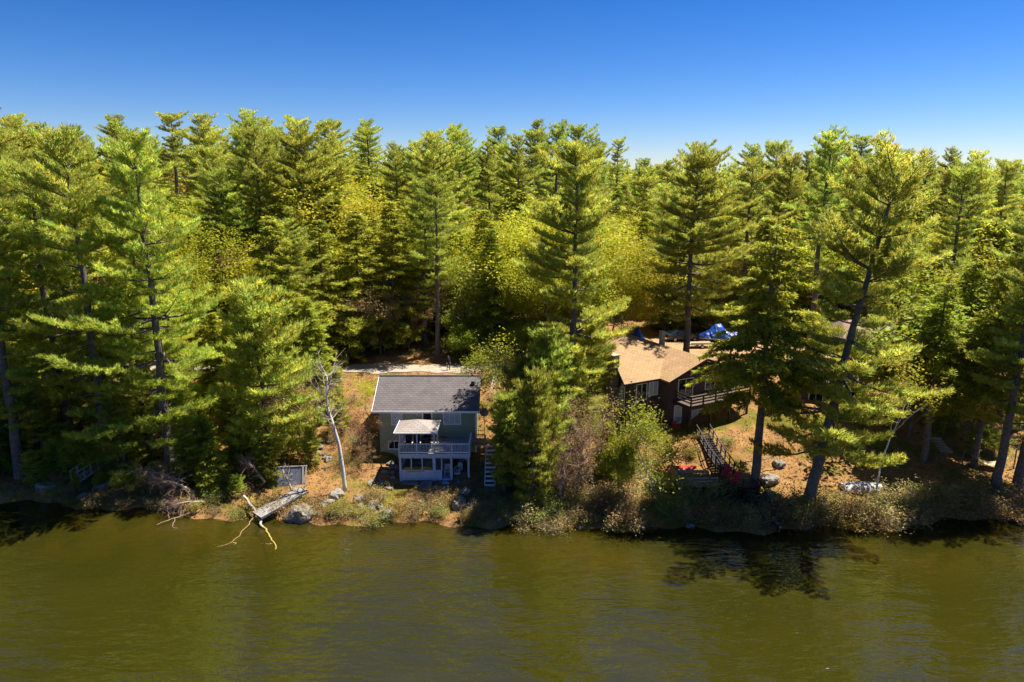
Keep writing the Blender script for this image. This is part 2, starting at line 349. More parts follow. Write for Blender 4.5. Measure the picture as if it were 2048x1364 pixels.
def gen_pine(seed, Ht=26., z0=.3, maxr=4.6, gap=.0, rag=.42, lean=0., dens=1., nd=11, low=0.):
    g = np.random.default_rng(seed); n = 16; t = np.linspace(0,1,n)
    wob = np.cumsum(g.normal(size=(n,2))*.07, 0); wob -= wob[0]
    tp = np.stack([wob[:,0] + lean*t**1.2, wob[:,1], t*Ht], 1)
    tr = [tube(tp, .40*(Ht/26)*(1-t)**.85 + .025 + .12*np.exp(-t*40), 9)]
    def axp(z): return np.array([np.interp(z, tp[:,2], tp[:,0]), np.interp(z, tp[:,2], tp[:,1]), z])
    br, TP, TD, TT = [], [], [], []
    z = Ht*z0; side = g.uniform(0, 6.28)
    while z < Ht*.985:
        u = (z - Ht*z0)/(Ht*(1-z0))
        R = maxr*min(1, .55+u*1.6)*(1-u)**.54 + .45
        whorl = g.uniform(1-rag, 1+rag*.6)
        nb = int(g.integers(4, 7)); a0 = g.uniform(0, 6.28)
        for k in range(nb):
            if g.random() < gap + .06: continue
            az = a0 + k*6.283/nb + g.normal()*.25
            Lb = R*whorl*g.uniform(.5, 1.3)*(1 + .18*math.cos(az - side))
            el = math.radians(-8 + 48*u**1.5 + g.normal()*7)
            s = np.linspace(0,1,7); dx, dy = math.cos(az), math.sin(az); bend = g.normal()*.12
            hor = Lb*s*math.cos(el); ver = Lb*(math.sin(el)*s - .10*(1-u)*np.sin(s*3.14) + .14*s**3)
            P0 = axp(z); bp_ = np.stack([P0[0]+dx*hor - dy*bend*Lb*s**2, P0[1]+dy*hor + dx*bend*Lb*s**2, z+ver], 1)
            br.append(tube(bp_, (.014*Lb+.012)*(1-s)**.8 + .006, 4))
            kk = max(3, int(Lb/.30*dens)); tone = g.uniform(.8, 1.2)
            for sv in np.linspace(.22 if u > .5 else .34, 1, kk):
                base = np.array([np.interp(sv, s, bp_[:,i]) for i in range(3)])
                for sg in (-1, 1):
                    tl = (.36*Lb*(1-sv)**.8 + .34)*g.uniform(.6, 1.2)
                    a2 = az + sg*math.radians(g.uniform(35, 70)); d2 = np.array([math.cos(a2), math.sin(a2), g.uniform(.05,.35)+.5*u])
                    d2 /= np.linalg.norm(d2)
                    q = np.linspace(.25, 1, max(2, int(tl/.26)))[:,None]
                    p = base + d2*tl*q; p[:,2] += -.05*q[:,0]
                    TP.append(p); TD.append(np.repeat((d2*.75 + np.array([0,0,.55]))[None], len(q), 0)); TT.append(tints(len(q), g, .7, 1.25)*tone)
        z += Ht/26*1.05*(1-.45*u)*g.uniform(.65, 1.6)
    zz_ = Ht*.06
    while zz_ < Ht*z0 and low >= 0:                        # bare snags under the crown
        az = g.uniform(0,6.28); Lb = g.uniform(.4, 2.2)
        P0 = axp(zz_); s = np.linspace(0,1,4)[:,None]
        br.append(tube(P0 + s*np.array([math.cos(az), math.sin(az), g.uniform(-.3,.2)])*Lb, .022*(1-s[:,0])+.006, 3)); zz_ += g.uniform(.4, 1.4)
    TP = np.concatenate(TP); TD = np.concatenate(TD); TT = np.concatenate(TT)
    return mk('white_pine', tr, br, needles(TP, TD, nd, .36, .068, .42, g, TT), M['bark'], M['pine'])

def gen_hemlock(seed, Ht=18., maxr=4.3, z0=.08, dens=1., nd=6):
    g = np.random.default_rng(seed); n = 12; t = np.linspace(0,1,n); wob = np.cumsum(g.normal(size=(n,2))*.04, 0); wob -= wob[0]
    tp = np.stack([wob[:,0], wob[:,1], t*Ht], 1); tr = [tube(tp, .30*(Ht/18)*(1-t)**.9 + .02, 8)]
    br, TP, TD, TT = [], [], [], []
    z = Ht*z0
    while z < Ht*.99:
        u = (z/Ht - z0)/(1-z0); R = maxr*min(1, .75+u*1.2)*(1-u)**.8 + .25
        for k in range(int(g.integers(4, 7))):
            az = g.uniform(0, 6.28); Lb = R*g.uniform(.55, 1.22); s = np.linspace(0,1,6)
            up = g.uniform(.0,.25) + .3*u; hor = Lb*s; ver = Lb*(up*s - g.uniform(.25,.5)*s**2.2*(1-.5*u))
            P0 = np.array([np.interp(z, tp[:,2], tp[:,0]), np.interp(z, tp[:,2], tp[:,1]), z])
            bp_ = np.stack([P0[0]+math.cos(az)*hor, P0[1]+math.sin(az)*hor, z+ver], 1)
            br.append(tube(bp_, (.010*Lb+.008)*(1-s)+.004, 3)); tone = g.uniform(.75,1.25)
            for sv in np.linspace(.25, 1, max(3, int(Lb/.30*dens))):
                base = np.array([np.interp(sv, s, bp_[:,i]) for i in range(3)])
                for sg in (-1, 1):
                    tl = (.32*Lb*(1-sv) + .28)*g.uniform(.6,1.2); a2 = az + sg*math.radians(g.uniform(30,65))
                    d2 = np.array([math.cos(a2), math.sin(a2), g.uniform(-.35,.05)]); q = np.linspace(.2,1,max(2,int(tl/.22)))[:,None]
                    p = base + d2*tl*q; p[:,2] -= .12*(q[:,0]*tl)**2
                    TP.append(p); TD.append(np.repeat((d2 + np.array([0,0,-.15]))[None], len(q), 0)); TT.append(tints(len(q), g, .6, 1.3, .1)*tone)
        z += .40*(Ht/18)*g.uniform(.7,1.3)
    TP = np.concatenate(TP); TD = np.concatenate(TD); TT = np.concatenate(TT)
    return mk('hemlock', tr, br, needles(TP, TD, nd, .30, .12, .45, g, TT, 1.1), M['bark'], M['hemlock'])

def skeleton(g, Ht, trunk_frac=.35, spread=.55, depth=4, r0=.16, nchild=(3,5), gravity=0.):
    """grow a broadleaf framework; returns tubes for the trunk, tubes for the limbs and twig ends"""
    tr, br, ends = [], [], []
    def grow(p, d, Ln, r, lev):
        n = 5; pts = [p.copy()]; dd = d.copy()
        for i in range(n):
            dd = dd + g.normal(size=3)*.13 + np.array([0,0,.05+gravity]); dd /= np.linalg.norm(dd); pts.append(pts[-1] + dd*Ln/n)
        pts = np.array(pts); rr = np.linspace(r, r*.5, n+1)
        (tr if lev == 0 else br).append(tube(pts, rr, 8 if lev == 0 else (5 if lev == 1 else 3)))
        if lev == depth:
            ends.extend([pts[-1], pts[3]]); return
        if lev >= depth-1: ends.append(pts[-1])
        for k in range(int(g.integers(*nchild))):
            i = int(g.integers(2 if lev else 2, n+1)); a = g.uniform(0, 6.28)
            perp = np.array([math.cos(a), math.sin(a), g.uniform(-.1,.4)])
            nd_ = dd*.9 + perp*spread*g.uniform(.7,1.5); nd_ /= np.linalg.norm(nd_)
            grow(pts[i], nd_, Ln*g.uniform(.55,.85) if lev else Ht*g.uniform(.28,.42), rr[i]*.6, lev+1)
        if lev == 0: grow(pts[-1], dd, Ht*.38, rr[-1]*.85, 1)
    grow(np.zeros(3), np.array([g.normal()*.05, g.normal()*.05, 1.]), Ht*trunk_frac, r0, 0)
    return tr, br, np.array(ends)
def fit(tr, br, ends, Ht):
    top = max(V[:,2].max() for V, F in tr + br); k = Ht/top
    return [(V*k, F) for V, F in tr], [(V*k, F) for V, F in br], ends*k
def gen_broad(seed, Ht=14., leafm='leaf', barkm='bark2', nl=30, size=.115, rad=.6, spread=.65, frac=.3, depth=4, r0=.16, kind='maple'):
    g = np.random.default_rng(seed)
    tr, br, ends = fit(*skeleton(g, Ht, frac, spread, depth, r0, (3,5)), Ht)
    lf = None
    if nl: lf = leaves(ends, nl, rad, size, g, tints(len(ends), g, .7, 1.25, .08))
    return mk(kind, tr, br, lf, M[barkm], M[leafm])
def gen_shrub(seed, Ht=1.3, w=1.0, leafm='shrub_leaf', nst=26, nl=34, size=.05, barkm='deadwood', hue=(1,1,1)):
    g = np.random.default_rng(seed); st, P, T = [], [], []
    for k in range(nst):
        az = g.uniform(0,6.28); rr = math.sqrt(g.random())*w; s = np.linspace(0,1,5)
        hh = Ht*(1-.45*(rr/w)**2)*g.uniform(.65,1.1); b0 = np.array([math.cos(az), math.sin(az)])*rr*.35
        pts = np.stack([b0[0]+math.cos(az)*rr*s**1.3+g.normal()*.05*s, b0[1]+math.sin(az)*rr*s**1.3+g.normal()*.05*s, hh*s], 1)
        st.append(tube(pts, .012*(1-s)+.004, 3))
        for q in range(4):
            i = int(g.integers(1,5)); e = pts[i] + g.normal(size=3)*np.array([.22,.22,.16])*Ht*.7; e[2] = max(.05, e[2])
            st.append(tube(np.stack([pts[i], (pts[i]+e)/2+g.normal(size=3)*.02, e]), np.array([.007,.005,.003]), 3)); P.append(e)
        P.append(pts[-1]); P.append(pts[3])
    P = np.array(P); n_ = max(1, int(nl*nst/len(P)*2)) if nl else 0
    tt = tints(len(P), g, .6, 1.35, .14)*np.array(hue)
    o = {}
    o['stems'] = np_mesh('shrub_stems', *merge(st)); o['stems'].materials.append(M[barkm])
    if nl:
        lf = leaves(P, n_, .13*Ht, size, g, tt); o['foliage'] = np_mesh('shrub_foliage', lf[0], lf[1], col=lf[2]); o['foliage'].materials.append(M[leafm])
    return o

PINES = [gen_pine(1, z0=.25, maxr=5.0), gen_pine(2, z0=.36, maxr=4.8, gap=.12, rag=.45), gen_pine(3, z0=.2, maxr=5.4),
         gen_pine(4, z0=.42, maxr=4.3, gap=.12, rag=.5), gen_pine(5, z0=.3, maxr=4.4), gen_pine(6, z0=.22, maxr=5.6, rag=.4, gap=.05)]
YPINES = [gen_pine(21, Ht=11, z0=.1, maxr=3.0, rag=.25, low=-1), gen_pine(22, Ht=12, z0=.14, maxr=2.7, rag=.35, low=-1)]
HEMS = [gen_hemlock(11), gen_hemlock(12, maxr=3.8), gen_hemlock(13, maxr=4.8), gen_hemlock(14, Ht=9, maxr=2.6)]
BROADS = [gen_broad(31), gen_broad(32, spread=.7), gen_broad(33, spread=.55, frac=.35), gen_broad(34, nl=36, size=.12, spread=.8)]
GREENS = [gen_broad(41, Ht=9, leafm='leaf_green', nl=26, rad=.38, size=.11, spread=.6, frac=.22, r0=.10), gen_broad(42, Ht=8, leafm='leaf_green', nl=26, rad=.38, size=.11, spread=.75, frac=.18, r0=.09)]
BUDS = [gen_broad(51, leafm='bud', nl=10, size=.09, rad=.3), gen_broad(52, leafm='bud', nl=9, size=.09, rad=.35, spread=.7)]
BIRCH = [gen_broad(61, Ht=9, leafm='leaf', barkm='birch', nl=6, size=.09, rad=.35, spread=.5, frac=.5, r0=.11, kind='birch'),
         gen_broad(62, Ht=9, leafm='leaf_green', barkm='birch', nl=9, size=.09, rad=.35, spread=.6, frac=.55, r0=.11, kind='birch')]
SHRUBS = [gen_shrub(71), gen_shrub(72, 1.1, 1.2, hue=(1.12,.98,.95)), gen_shrub(73, 1.5, 1.0, hue=(.75,1.15,.6)), gen_shrub(74, .9, 1.0, hue=(1.25,1.2,.5)), gen_shrub(75, 1.4, 1.1, nl=18, hue=(1.12,.92,.8))]

NAMES = {'pine':'white_pine','ypine':'young_pine','hem':'hemlock','broad':'broadleaf_tree','green':'leafy_tree','bud':'budding_tree','birch':'birch_tree','shrub':'shrub'}
SETS = {'pine':(PINES,26.),'ypine':(YPINES,11.5),'hem':(HEMS,18.),'broad':(BROADS,14.),'green':(GREENS,8.5),'bud':(BUDS,14.),'birch':(BIRCH,9.),'shrub':(SHRUBS,1.2)}
CATS = {'pine':'pine tree','ypine':'pine tree','hem':'hemlock tree','broad':'tree','green':'tree','bud':'tree','birch':'birch tree','shrub':'shrub'}
def plant(kind, X, Y, ht, label, group=None, var=None, rz=None, lean=(0,0), wide=1., rnd=random, meshes=None, base=None, name=None):
    ms = meshes or SETS[kind][0][(rnd.randrange(len(SETS[kind][0])) if var is None else var)]
    base = base or (9. if (kind == 'hem' and ms is HEMS[3]) else SETS[kind][1]); k = ht/base
    o = bpy.data.objects.new(name or NAMES[kind], None); link(o); o.empty_display_size = .3
    o.location = (X, Y, gz(X, Y) - .12); o.scale = (k*wide, k*wide, k)
    o.rotation_euler = (lean[1], lean[0], rnd.uniform(0, 6.28) if rz is None else rz)
    if lean != (0,0): o.rotation_mode = 'ZXY'; 
    for nm, me in ms.items():
        c_ = link(bpy.data.objects.new(nm, me), o)
        if nm in ('branches','stems'): c_['kind'] = 'stuff'
    return tag(o, label, CATS[kind], group)
def hero(kind, px, Y, toppy, label, **kw):                # trunk foot at column px, distance Y; tip at photo row toppy
    X = xat(px, Y, 3); z = gz(X, Y); X = xat(px, Y, z)
    return plant(kind, X, Y, zat(toppy, Y) - gz(X, Y) + .12, label, **kw)
R = random.Random(7)
occupied = []
def free(X, Y, r): return all((X-a)**2 + (Y-b)**2 > max(r, c)**2 for a, b, c in occupied)
def H_(kind, px, Y, top, label, **kw):
    kw.setdefault('rnd', R); o = hero(kind, px, Y, top, label, **kw); occupied.append((o.location.x, o.location.y, 1.6)); return o

# --- single trees one can point to
HIHEM = gen_hemlock(96, Ht=18, maxr=3.6, z0=.38)
LEANP = gen_pine(91, Ht=28, z0=.2, maxr=7.0, rag=.4, lean=2.2, nd=12)
CENP = gen_pine(92, Ht=27, z0=.12, maxr=6.0, rag=.45, nd=12, dens=1.1)
BROWNP = gen_pine(93, Ht=26, z0=.24, maxr=6.8, rag=.35, nd=12)
OLDP = gen_pine(94, Ht=30, z0=.14, maxr=7.0, rag=.45, gap=.05, nd=12)
H_('pine', 1614, 54.0, 300, 'tall pine with thick leaning trunk on the bank by the overturned white boat', meshes=LEANP, base=28, rz=.15, lean=(.085,0))
H_('pine', 1140, 64.5, 298, 'tall full pine between the green house and the brown house', meshes=CENP, base=27)
H_('pine', 1371, 80.5, 288, 'broad tiered pine rising behind the brown house roof', meshes=BROWNP, base=26)
H_('pine', 343, 60.5, 266, 'tallest spreading pine on the left bank with dead snags on its trunk', meshes=OLDP, base=30)
H_('pine', 222, 61.5, 264, 'tall pine just left of the spreading one on the left bank', var=5)
H_('pine', 42, 60.0, 330, 'pine at the far left shore with its dark trunk near the water', var=2)
H_('pine', 40, 84, 222, 'pine with the highest tip at the far left skyline', var=0, wide=1.15)
H_('pine', 305, 68, 330, 'pine in the left grove behind the spreading pine', var=1)
H_('pine', 140, 66, 330, 'pine in the left grove above the metal ramp', var=5, wide=1.1)
H_('hem', 1508, 57.2, 425, 'dark dense hemlock with thick bare lower trunk beside the black stairs', meshes=gen_hemlock(95, Ht=22, maxr=5.5, z0=.34, nd=7, dens=1.1), base=22)
H_('pine', 877, 83.0, 352, 'slim pine with long bare trunk standing behind the road walker', var=3)
H_('hem', 985, 84.0, 455, 'dark pointed hemlock behind the road right of the walker', var=1)
H_('hem', 720, 84.0, 420, 'broad hemlock at the road edge above the green roof, left one', var=2, wide=1.15)
H_('hem', 655, 80.5, 440, 'tall hemlock behind the bleached dead birch', var=0, wide=1.2)
H_('hem', 790, 86, 400, 'hemlock behind the road left of the slim bare-trunked pine', var=1, wide=1.2)
H_('hem', 560, 72, 430, 'hemlock rising behind the grey dock panels', var=2)
H_('pine', 622, 98, 248, 'big skyline pine left of centre with double leader', meshes=BROWNP, base=26, rz=2.)
H_('pine', 540, 100, 258, 'skyline pine just left of the double leader pine', var=2)
H_('pine', 452, 104, 298, 'skyline pine right of the spreading left bank pine', var=0)
H_('pine', 872, 106, 268, 'centre skyline pine, tallest left of the gap', var=0)
H_('pine', 922, 112, 266, 'centre skyline pine with narrow tip right of the tallest', var=4)
H_('pine', 1036, 112, 275, 'centre skyline pine above the yellow green maples', var=2)
H_('pine', 980, 122, 290, 'narrow skyline pine between two larger centre pines', var=4)
H_('pine', 1175, 100, 296, 'skyline pine right behind the tall full pine', var=1)
H_('pine', 800, 118, 292, 'pale skyline pine left of the centre pines', var=3)
H_('pine', 1618, 82, 266, 'flat topped pine, highest tip right of the brown house', var=3)
H_('pine', 1480, 96, 318, 'pine with pointed tip behind the covered boat', var=0)
H_('pine', 1560, 104, 312, 'skyline pine left of the flat topped pine', var=5)
H_('pine', 2010, 70, 328, 'pine at the far right edge of the shore road', var=0)
H_('pine', 1992, 57.0, 430, 'shore pine with grey trunk near the right edge, left of two', var=1)
H_('pine', 2035, 57.5, 400, 'shore pine with slanting trunk at the right edge, right of two', var=5, lean=(.06,0), rz=0)
H_('hem', 1846, 62.0, 560, 'hemlock with stout trunk behind the overturned white boat', meshes=HIHEM, base=18)
H_('hem', 1948, 61.5, 540, 'hemlock with straight trunk left of the hammock', meshes=HIHEM, base=18)
H_('hem', 1905, 68, 520, 'hemlock behind the right yard above the steps', var=2)
H_('pine', 1880, 80, 335, 'pine behind the small cabin on the right', var=1)
H_('green', 1815, 66, 560, 'bright yellow green tree right of the small cabin', var=0, wide=1.2)
H_('broad', 1890, 72, 480, 'yellow spring tree behind the right yard', var=0)
H_('birch', 1305, 55.2, 785, 'white birch in thin leaf in front of the brown house', var=1)
H_('birch', 1750, 55.2, 700, 'leaning grey birch growing by the overturned white boat', meshes=gen_broad(63, Ht=9, leafm='leaf', barkm='birch', nl=8, size=.09, rad=.3, spread=.3, frac=.6, r0=.09, depth=3, kind='birch'), base=9, lean=(.2,0), rz=0)
H_('birch', 1000, 62.5, 690, 'young birch in pale leaf right of the green house', var=0, wide=1.1)
H_('birch', 958, 68.0, 690, 'young birch leaning over the corner of the green roof', var=1, wide=1.1)
H_('hem', 1215, 58.0, 845, 'small yellow green hemlock behind the bushy tree at the lot end', var=3, wide=.9)
H_('ypine', 1086, 57.0, 770, 'dark young pine in the lot just left of the bare brush', var=1, wide=.85)
H_('ypine', 1040, 60.5, 715, 'tall young pine right behind the white stairs', var=0, wide=.85)
H_('ypine', 1125, 62.5, 690, 'young pine behind the bare brush of the lot', var=0, wide=.95)
H_('birch', 735, 67, 760, 'young birch in pale leaf left of the green roof', var=0)
H_('bud', 622, 63, 740, 'budding tree in front of the bleached dead birch', var=1, wide=1.1)
H_('bud', 745, 60.5, 880, 'small budding shrub tree beside the fire ring', var=0, wide=1.2)
H_('green', 1238, 54.8, 860, 'bright green bushy tree at the right end of the lot', var=0, wide=.7)
H_('green', 1180, 62.0, 790, 'green bushy tree below the brick chimney', var=1, wide=.65)
H_('ypine', 1062, 54.5, 740, 'young pine at the waterfront right of the white stairs', var=0, wide=.72)
H_('ypine', 1010, 57.0, 800, 'small pine with low boughs beside the white stairs', var=1)
H_('ypine', 1095, 60, 680, 'young pine in the lot under the tall full pine', var=1)
H_('ypine', 540, 62, 560, 'young pine above the grey dock panels', var=0)
H_('ypine', 1175, 68, 660, 'young pine left of the brick chimney', var=1, wide=1.2)
H_('bud', 1130, 56.5, 790, 'leafless reddish tree in the middle of the lot', var=0)
H_('bud', 1160, 58.5, 770, 'leafless twiggy tree below the young pines of the lot', var=1)
H_('bud', 1185, 56.0, 830, 'leafless shrubby tree left of the bright green bushy tree', var=0, wide=1.1)
H_('bud', 715, 62, 820, 'small budding tree left of the green house', var=1)
H_('bud', 600, 66, 720, 'budding tree beside the bleached dead birch', var=0)
H_('broad', 1010, 92, 390, 'large yellow green maple above the road, centre', var=3, wide=1.2)
H_('broad', 735, 104, 335, 'large yellow green maple on the left skyline slope', var=3, wide=1.2)

# --- the wood behind, tree by tree
def zone(X, Y):
    a = 1024 + FPX*X/(Y*CP + 18*SP)
    if Y < 76: return 'on the left bank beyond the grey dock panels' if a < 640 else None
    side = 'left of the green house' if a < 745 else ('above the green house' if a < 960 else ('above the lot' if a < 1240 else 'right of the lot'))
    dep = 'behind the road' if Y < 100 else ('halfway up the slope' if Y < 140 else 'on the skyline')
    return f'{dep}, {side}'
DESC = {'pine':'tall white pine', 'ypine':'young pine', 'hem':'dark hemlock', 'broad':'yellow green broadleaf tree', 'green':'small bright green tree', 'bud':'reddish budding tree', 'birch':'birch'}
def scatter(n, xr, yr, kinds, hts, rmin, keep=lambda X, Y: True, tries=40):
    c = 0
    for _ in range(n*tries):
        if c >= n: break
        Y = yr[0] + (yr[1]-yr[0])*R.random()**1.0; X = R.uniform(*xr)
        px = 1024 + FPX*X/(Y*CP + 18*SP)
        if px < -150 or px > 2200 or not keep(X, Y) or not free(X, Y, rmin): continue
        k = R.choices(list(kinds), list(kinds.values()))[0]; z = zone(X, Y)
        if z is None: continue
        lo, hi = hts[k]
        plant(k, X, Y, R.uniform(lo, hi), DESC[k] + ' ' + z, group=DESC[k] + 's ' + z, rnd=R, wide=R.uniform(.95,1.35))
        occupied.append((X, Y, rmin)); c += 1
notpark = lambda X, Y: not (Y < 82.0 or (15 < X < 58 and Y < 95))
HT = {'pine':(18,28.5),'ypine':(6,11),'hem':(12,18),'broad':(11,16),'green':(6,9),'bud':(9,13),'birch':(9,13)}
leftbank = lambda X, Y: Y > shoreY(X) + 3.5 + .12*(X+46)*0 and X < -17 - .25*max(0, 66 - Y) and not 75.5 < Y < 81
scatter(16, (-60,-17), (57,64), {'hem':2,'ypine':7}, {**HT,'hem':(4,8),'ypine':(4,8)}, 1.9, leftbank)
scatter(22, (-60,-17), (64,76), {'pine':3,'hem':4,'ypine':3}, {**HT,'pine':(17,24),'hem':(6,14)}, 2.0, leftbank)
scatter(110, (-75,75), (82,100), {'pine':1.2,'hem':3,'broad':6,'bud':1.5,'birch':1.5}, HT, 2.3, notpark)
scatter(150, (-105,100), (97,140), {'pine':4,'hem':2,'broad':6,'bud':1.5}, HT, 2.9, notpark)
scatter(110, (-170,170), (138,230), {'pine':7,'hem':2,'broad':3,'bud':1}, {**HT,'pine':(18,28)}, 4.5)
# --- low growth along the wood edges so that the trunks do not stand on bare ground
def under(n, xr, yr, where, kinds, lo, hi, keep=lambda X, Y: True):
    for i in range(n):
        for _ in range(30):
            X = R.uniform(*xr); Y = R.uniform(*yr)
            if keep(X, Y) and free(X, Y, 1.0): break
        else: continue
        k = R.choice(kinds); plant(k, X, Y, R.uniform(lo, hi), f'{UD[k]} {where}', group=f'{UD[k]}s {where}', rnd=R, wide=R.uniform(1,1.4)); occupied.append((X, Y, .8))
UD = {'ypine':'low bushy pine sapling','green':'low leafy green sapling','bud':'low twiggy sapling','hem':'low hemlock sapling'}
under(26, (-58,-17), (58,72), 'under the left bank trees', ['ypine','ypine','green','bud'], 2.2, 5.0, leftbank)
under(16, (-56,-24), (55.5,62), 'along the left shore', ['ypine','green','ypine','bud'], 1.8, 3.6, lambda X, Y: 1.2 < Y - float(shoreY(X)) < 4.2)
under(34, (-45,14), (81,88), 'at the wood edge above the gravel road', ['green','bud','hem','green'], 2.2, 5.5)
under(14, (24,52), (94,99), 'at the wood edge behind the dirt lot', ['green','bud'], 2.5, 5)
under(12, (27,50), (62,76), 'in the right yard', ['green','bud','ypine'], 1.5, 4, lambda X, Y: not (29 < X < 42 and Y > 67))
#print('TRIS', sum(len(m.loops) - 2*len(m.polygons) for m in bpy.data.meshes))
# ------------------------------------------------------------------ materials of built things
M['green_siding'] = groove(mat('green siding', (.31,.33,.20), .75, var=.08, scale=3), 0, .2, .72, .07)
M['white'] = mat('white paint', (.84,.84,.82), .55, var=.06, scale=4)
M['shade_blue'] = mat('blue shade on deck wood', (.44,.48,.56), .75, var=.1, scale=4)  # blue of skylit shade put into the colour of the deck woodwork
M['deck_grey'] = groove(mat('weathered decking', (.42,.37,.32), .85, var=.15, scale=4), 1, .14, .55, .1)
M['roof_grey'] = shingle('grey brown shingles', (.135,.12,.118), None)
M['roof_pale'] = shingle('pale shingles', (.30,.26,.235), None)
M['roof_tan'] = shingle('tan shingles', (.34,.22,.115), None)
M['roof_tan2'] = shingle('tan shingles', (.33,.21,.11), None, True)
M['roof_pink'] = shingle('pinkish brown shingles', (.26,.18,.15), None)
M['brown_siding'] = groove(mat('dark brown board siding', (.085,.055,.045), .8, var=.22, scale=2.5), 0, .2, .55, .1)
M['brown_siding_y'] = groove(mat('dark brown board siding', (.085,.055,.045), .8, var=.22, scale=2.5), 1, .2, .55, .1)
M['dark_wood'] = mat('dark brown stained wood', (.035,.026,.024), .7, var=.3, scale=5)
M['black_wood'] = mat('black stained wood', (.03,.027,.029), .55, var=.35, scale=5)
M['deck_brown'] = mat('brown deck boards', (.09,.065,.05), .85, var=.25, scale=4)
M['old_wood'] = mat('weathered wood', (.33,.26,.18), .9, var=.3, scale=5)
M['dock'] = groove(mat('sun bleached dock boards', (.29,.275,.25), .9, var=.4, scale=3), 1, .15, .6, .08)
M['dock_grey'] = mat('grey dock underside', (.11,.12,.15), .85, var=.2, scale=3)
M['glass'] = mat('window glass', (.015,.018,.022), .05, spec=.8, var=.3, scale=1)
M['curtain'] = mat('window with pale curtain', (.45,.47,.47), .35, spec=.6, var=.15, scale=5)
M['brick'] = mat('brick and stone chimney', (.21,.13,.10), .9, var=.3, scale=2)
_m = M['brick']; _N = _m.node_tree.nodes; _b = _N.new('ShaderNodeTexBrick'); _t = _N.new('ShaderNodeTexCoord'); _s = _N.new('ShaderNodeSeparateXYZ'); _c = _N.new('ShaderNodeCombineXYZ'); _a = _N.new('ShaderNodeMath')
_l = _m.node_tree.links; _l.new(_t.outputs['Object'], _s.inputs[0]); _l.new(_s.outputs[0], _a.inputs[0]); _l.new(_s.outputs[1], _a.inputs[1]); _l.new(_a.outputs[0], _c.inputs[0]); _l.new(_s.outputs[2], _c.inputs[1]); _l.new(_c.outputs[0], _b.inputs[0])
_b.inputs['Scale'].default_value = 1; _b.inputs['Brick Width'].default_value = .24; _b.inputs['Row Height'].default_value = .09; _b.inputs['Mortar Size'].default_value = .012
_l.new(_b.outputs['Fac'], mixcol(_m, (.36,.32,.28), _b.outputs['Fac']).inputs[0])
M['flue'] = mat('beige chimney flue', (.36,.30,.25), .85)
M['tarp'] = mat('blue tarpaulin', (.006,.06,.36), .4, spec=.6, var=.35, scale=2, bump=1., bscale=3.5)
M['tarp_pale'] = mat('faded boat cover', (.46,.47,.48), .8, var=.18, scale=3, bump=.8, bscale=6)
M['red'] = mat('red plastic', (.46,.035,.03), .45, var=.12, scale=4)
M['pink'] = mat('crimson plastic', (.52,.012,.06), .45, var=.12, scale=4)
M['yellow'] = mat('yellow plastic', (.55,.32,.02), .45, var=.1)
M['royal'] = mat('blue plastic', (.015,.05,.24), .45, var=.1)
M['plastic_white'] = mat('white plastic', (.66,.67,.68), .45, var=.05)
M['black'] = mat('black vinyl cover', (.012,.012,.014), .6, var=.3)
M['alu'] = mat('dull aluminium', (.50,.50,.48), .42, metal=.6, var=.15)
M['rock'] = mat('lichen grey granite', (.20,.18,.15), .95, var=.4, scale=2.2, bump=.8, bscale=7)
M['rock2'] = mat('pale granite', (.22,.20,.17), .95, var=.35, scale=2.0, bump=.7, bscale=6)
M['car'] = mat('dark blue car paint', (.02,.03,.05), .2, spec=.7, var=.15)
M['rubber'] = mat('tyre rubber', (.015,.015,.015), .85)
M['rusty'] = mat('orange algae bark', (.26,.15,.07), .85, var=.4, scale=4)
M['algae'] = mat('yellow algae covered wood', (.34,.25,.06), .85, var=.35, scale=4)
M['skin'] = mat('skin', (.40,.23,.16), .6, var=.05)
M['cloth'] = mat('dark clothing', (.022,.020,.026), .9, var=.3, scale=6)
M['trouser'] = mat('charcoal trousers', (.03,.026,.026), .9, var=.3, scale=6)
M['hair'] = mat('dark hair', (.02,.014,.01), .7)
M['canvas'] = mat('tan canvas', (.46,.36,.22), .9, var=.1)
M['teal'] = mat('dark teal plastic', (.02,.06,.08), .5)

def window(parent, x0, x1, z0, z1, y, frame='white', pane='glass', nx=2, nz=1, t=.07, name='window', out=-1):
    """frame set proud of a wall whose face is the plane y, looking towards -y"""
    ya, yb = y - .07, y + .02
    f = MB(); f.box(x0, x1, ya, yb, z0, z0+t); f.box(x0, x1, ya, yb, z1-t, z1); f.box(x0, x0+t, ya, yb, z0+t, z1-t); f.box(x1-t, x1, ya, yb, z0+t, z1-t)
    w = (x1-x0-2*t)/nx; hz = (z1-z0-2*t)/nz
    for i in range(1, nx): f.box(x0+t+i*w-.02, x0+t+i*w+.02, ya+.01, yb, z0+t, z1-t)
    for j in range(1, nz): f.box(x0+t, x1-t, ya+.012, yb, z0+t+j*hz-.015, z0+t+j*hz+.015)
    o = part(name, f, M[frame], parent)
    for i in range(nx):
        for j in range(nz):
            p = MB().box(x0+t+i*w+.021, x0+t+(i+1)*w-.021, y-.03, y+.01, z0+t+j*hz+.016, z0+t+(j+1)*hz-.016)
            part('pane', p, M[pane], o)
    return o
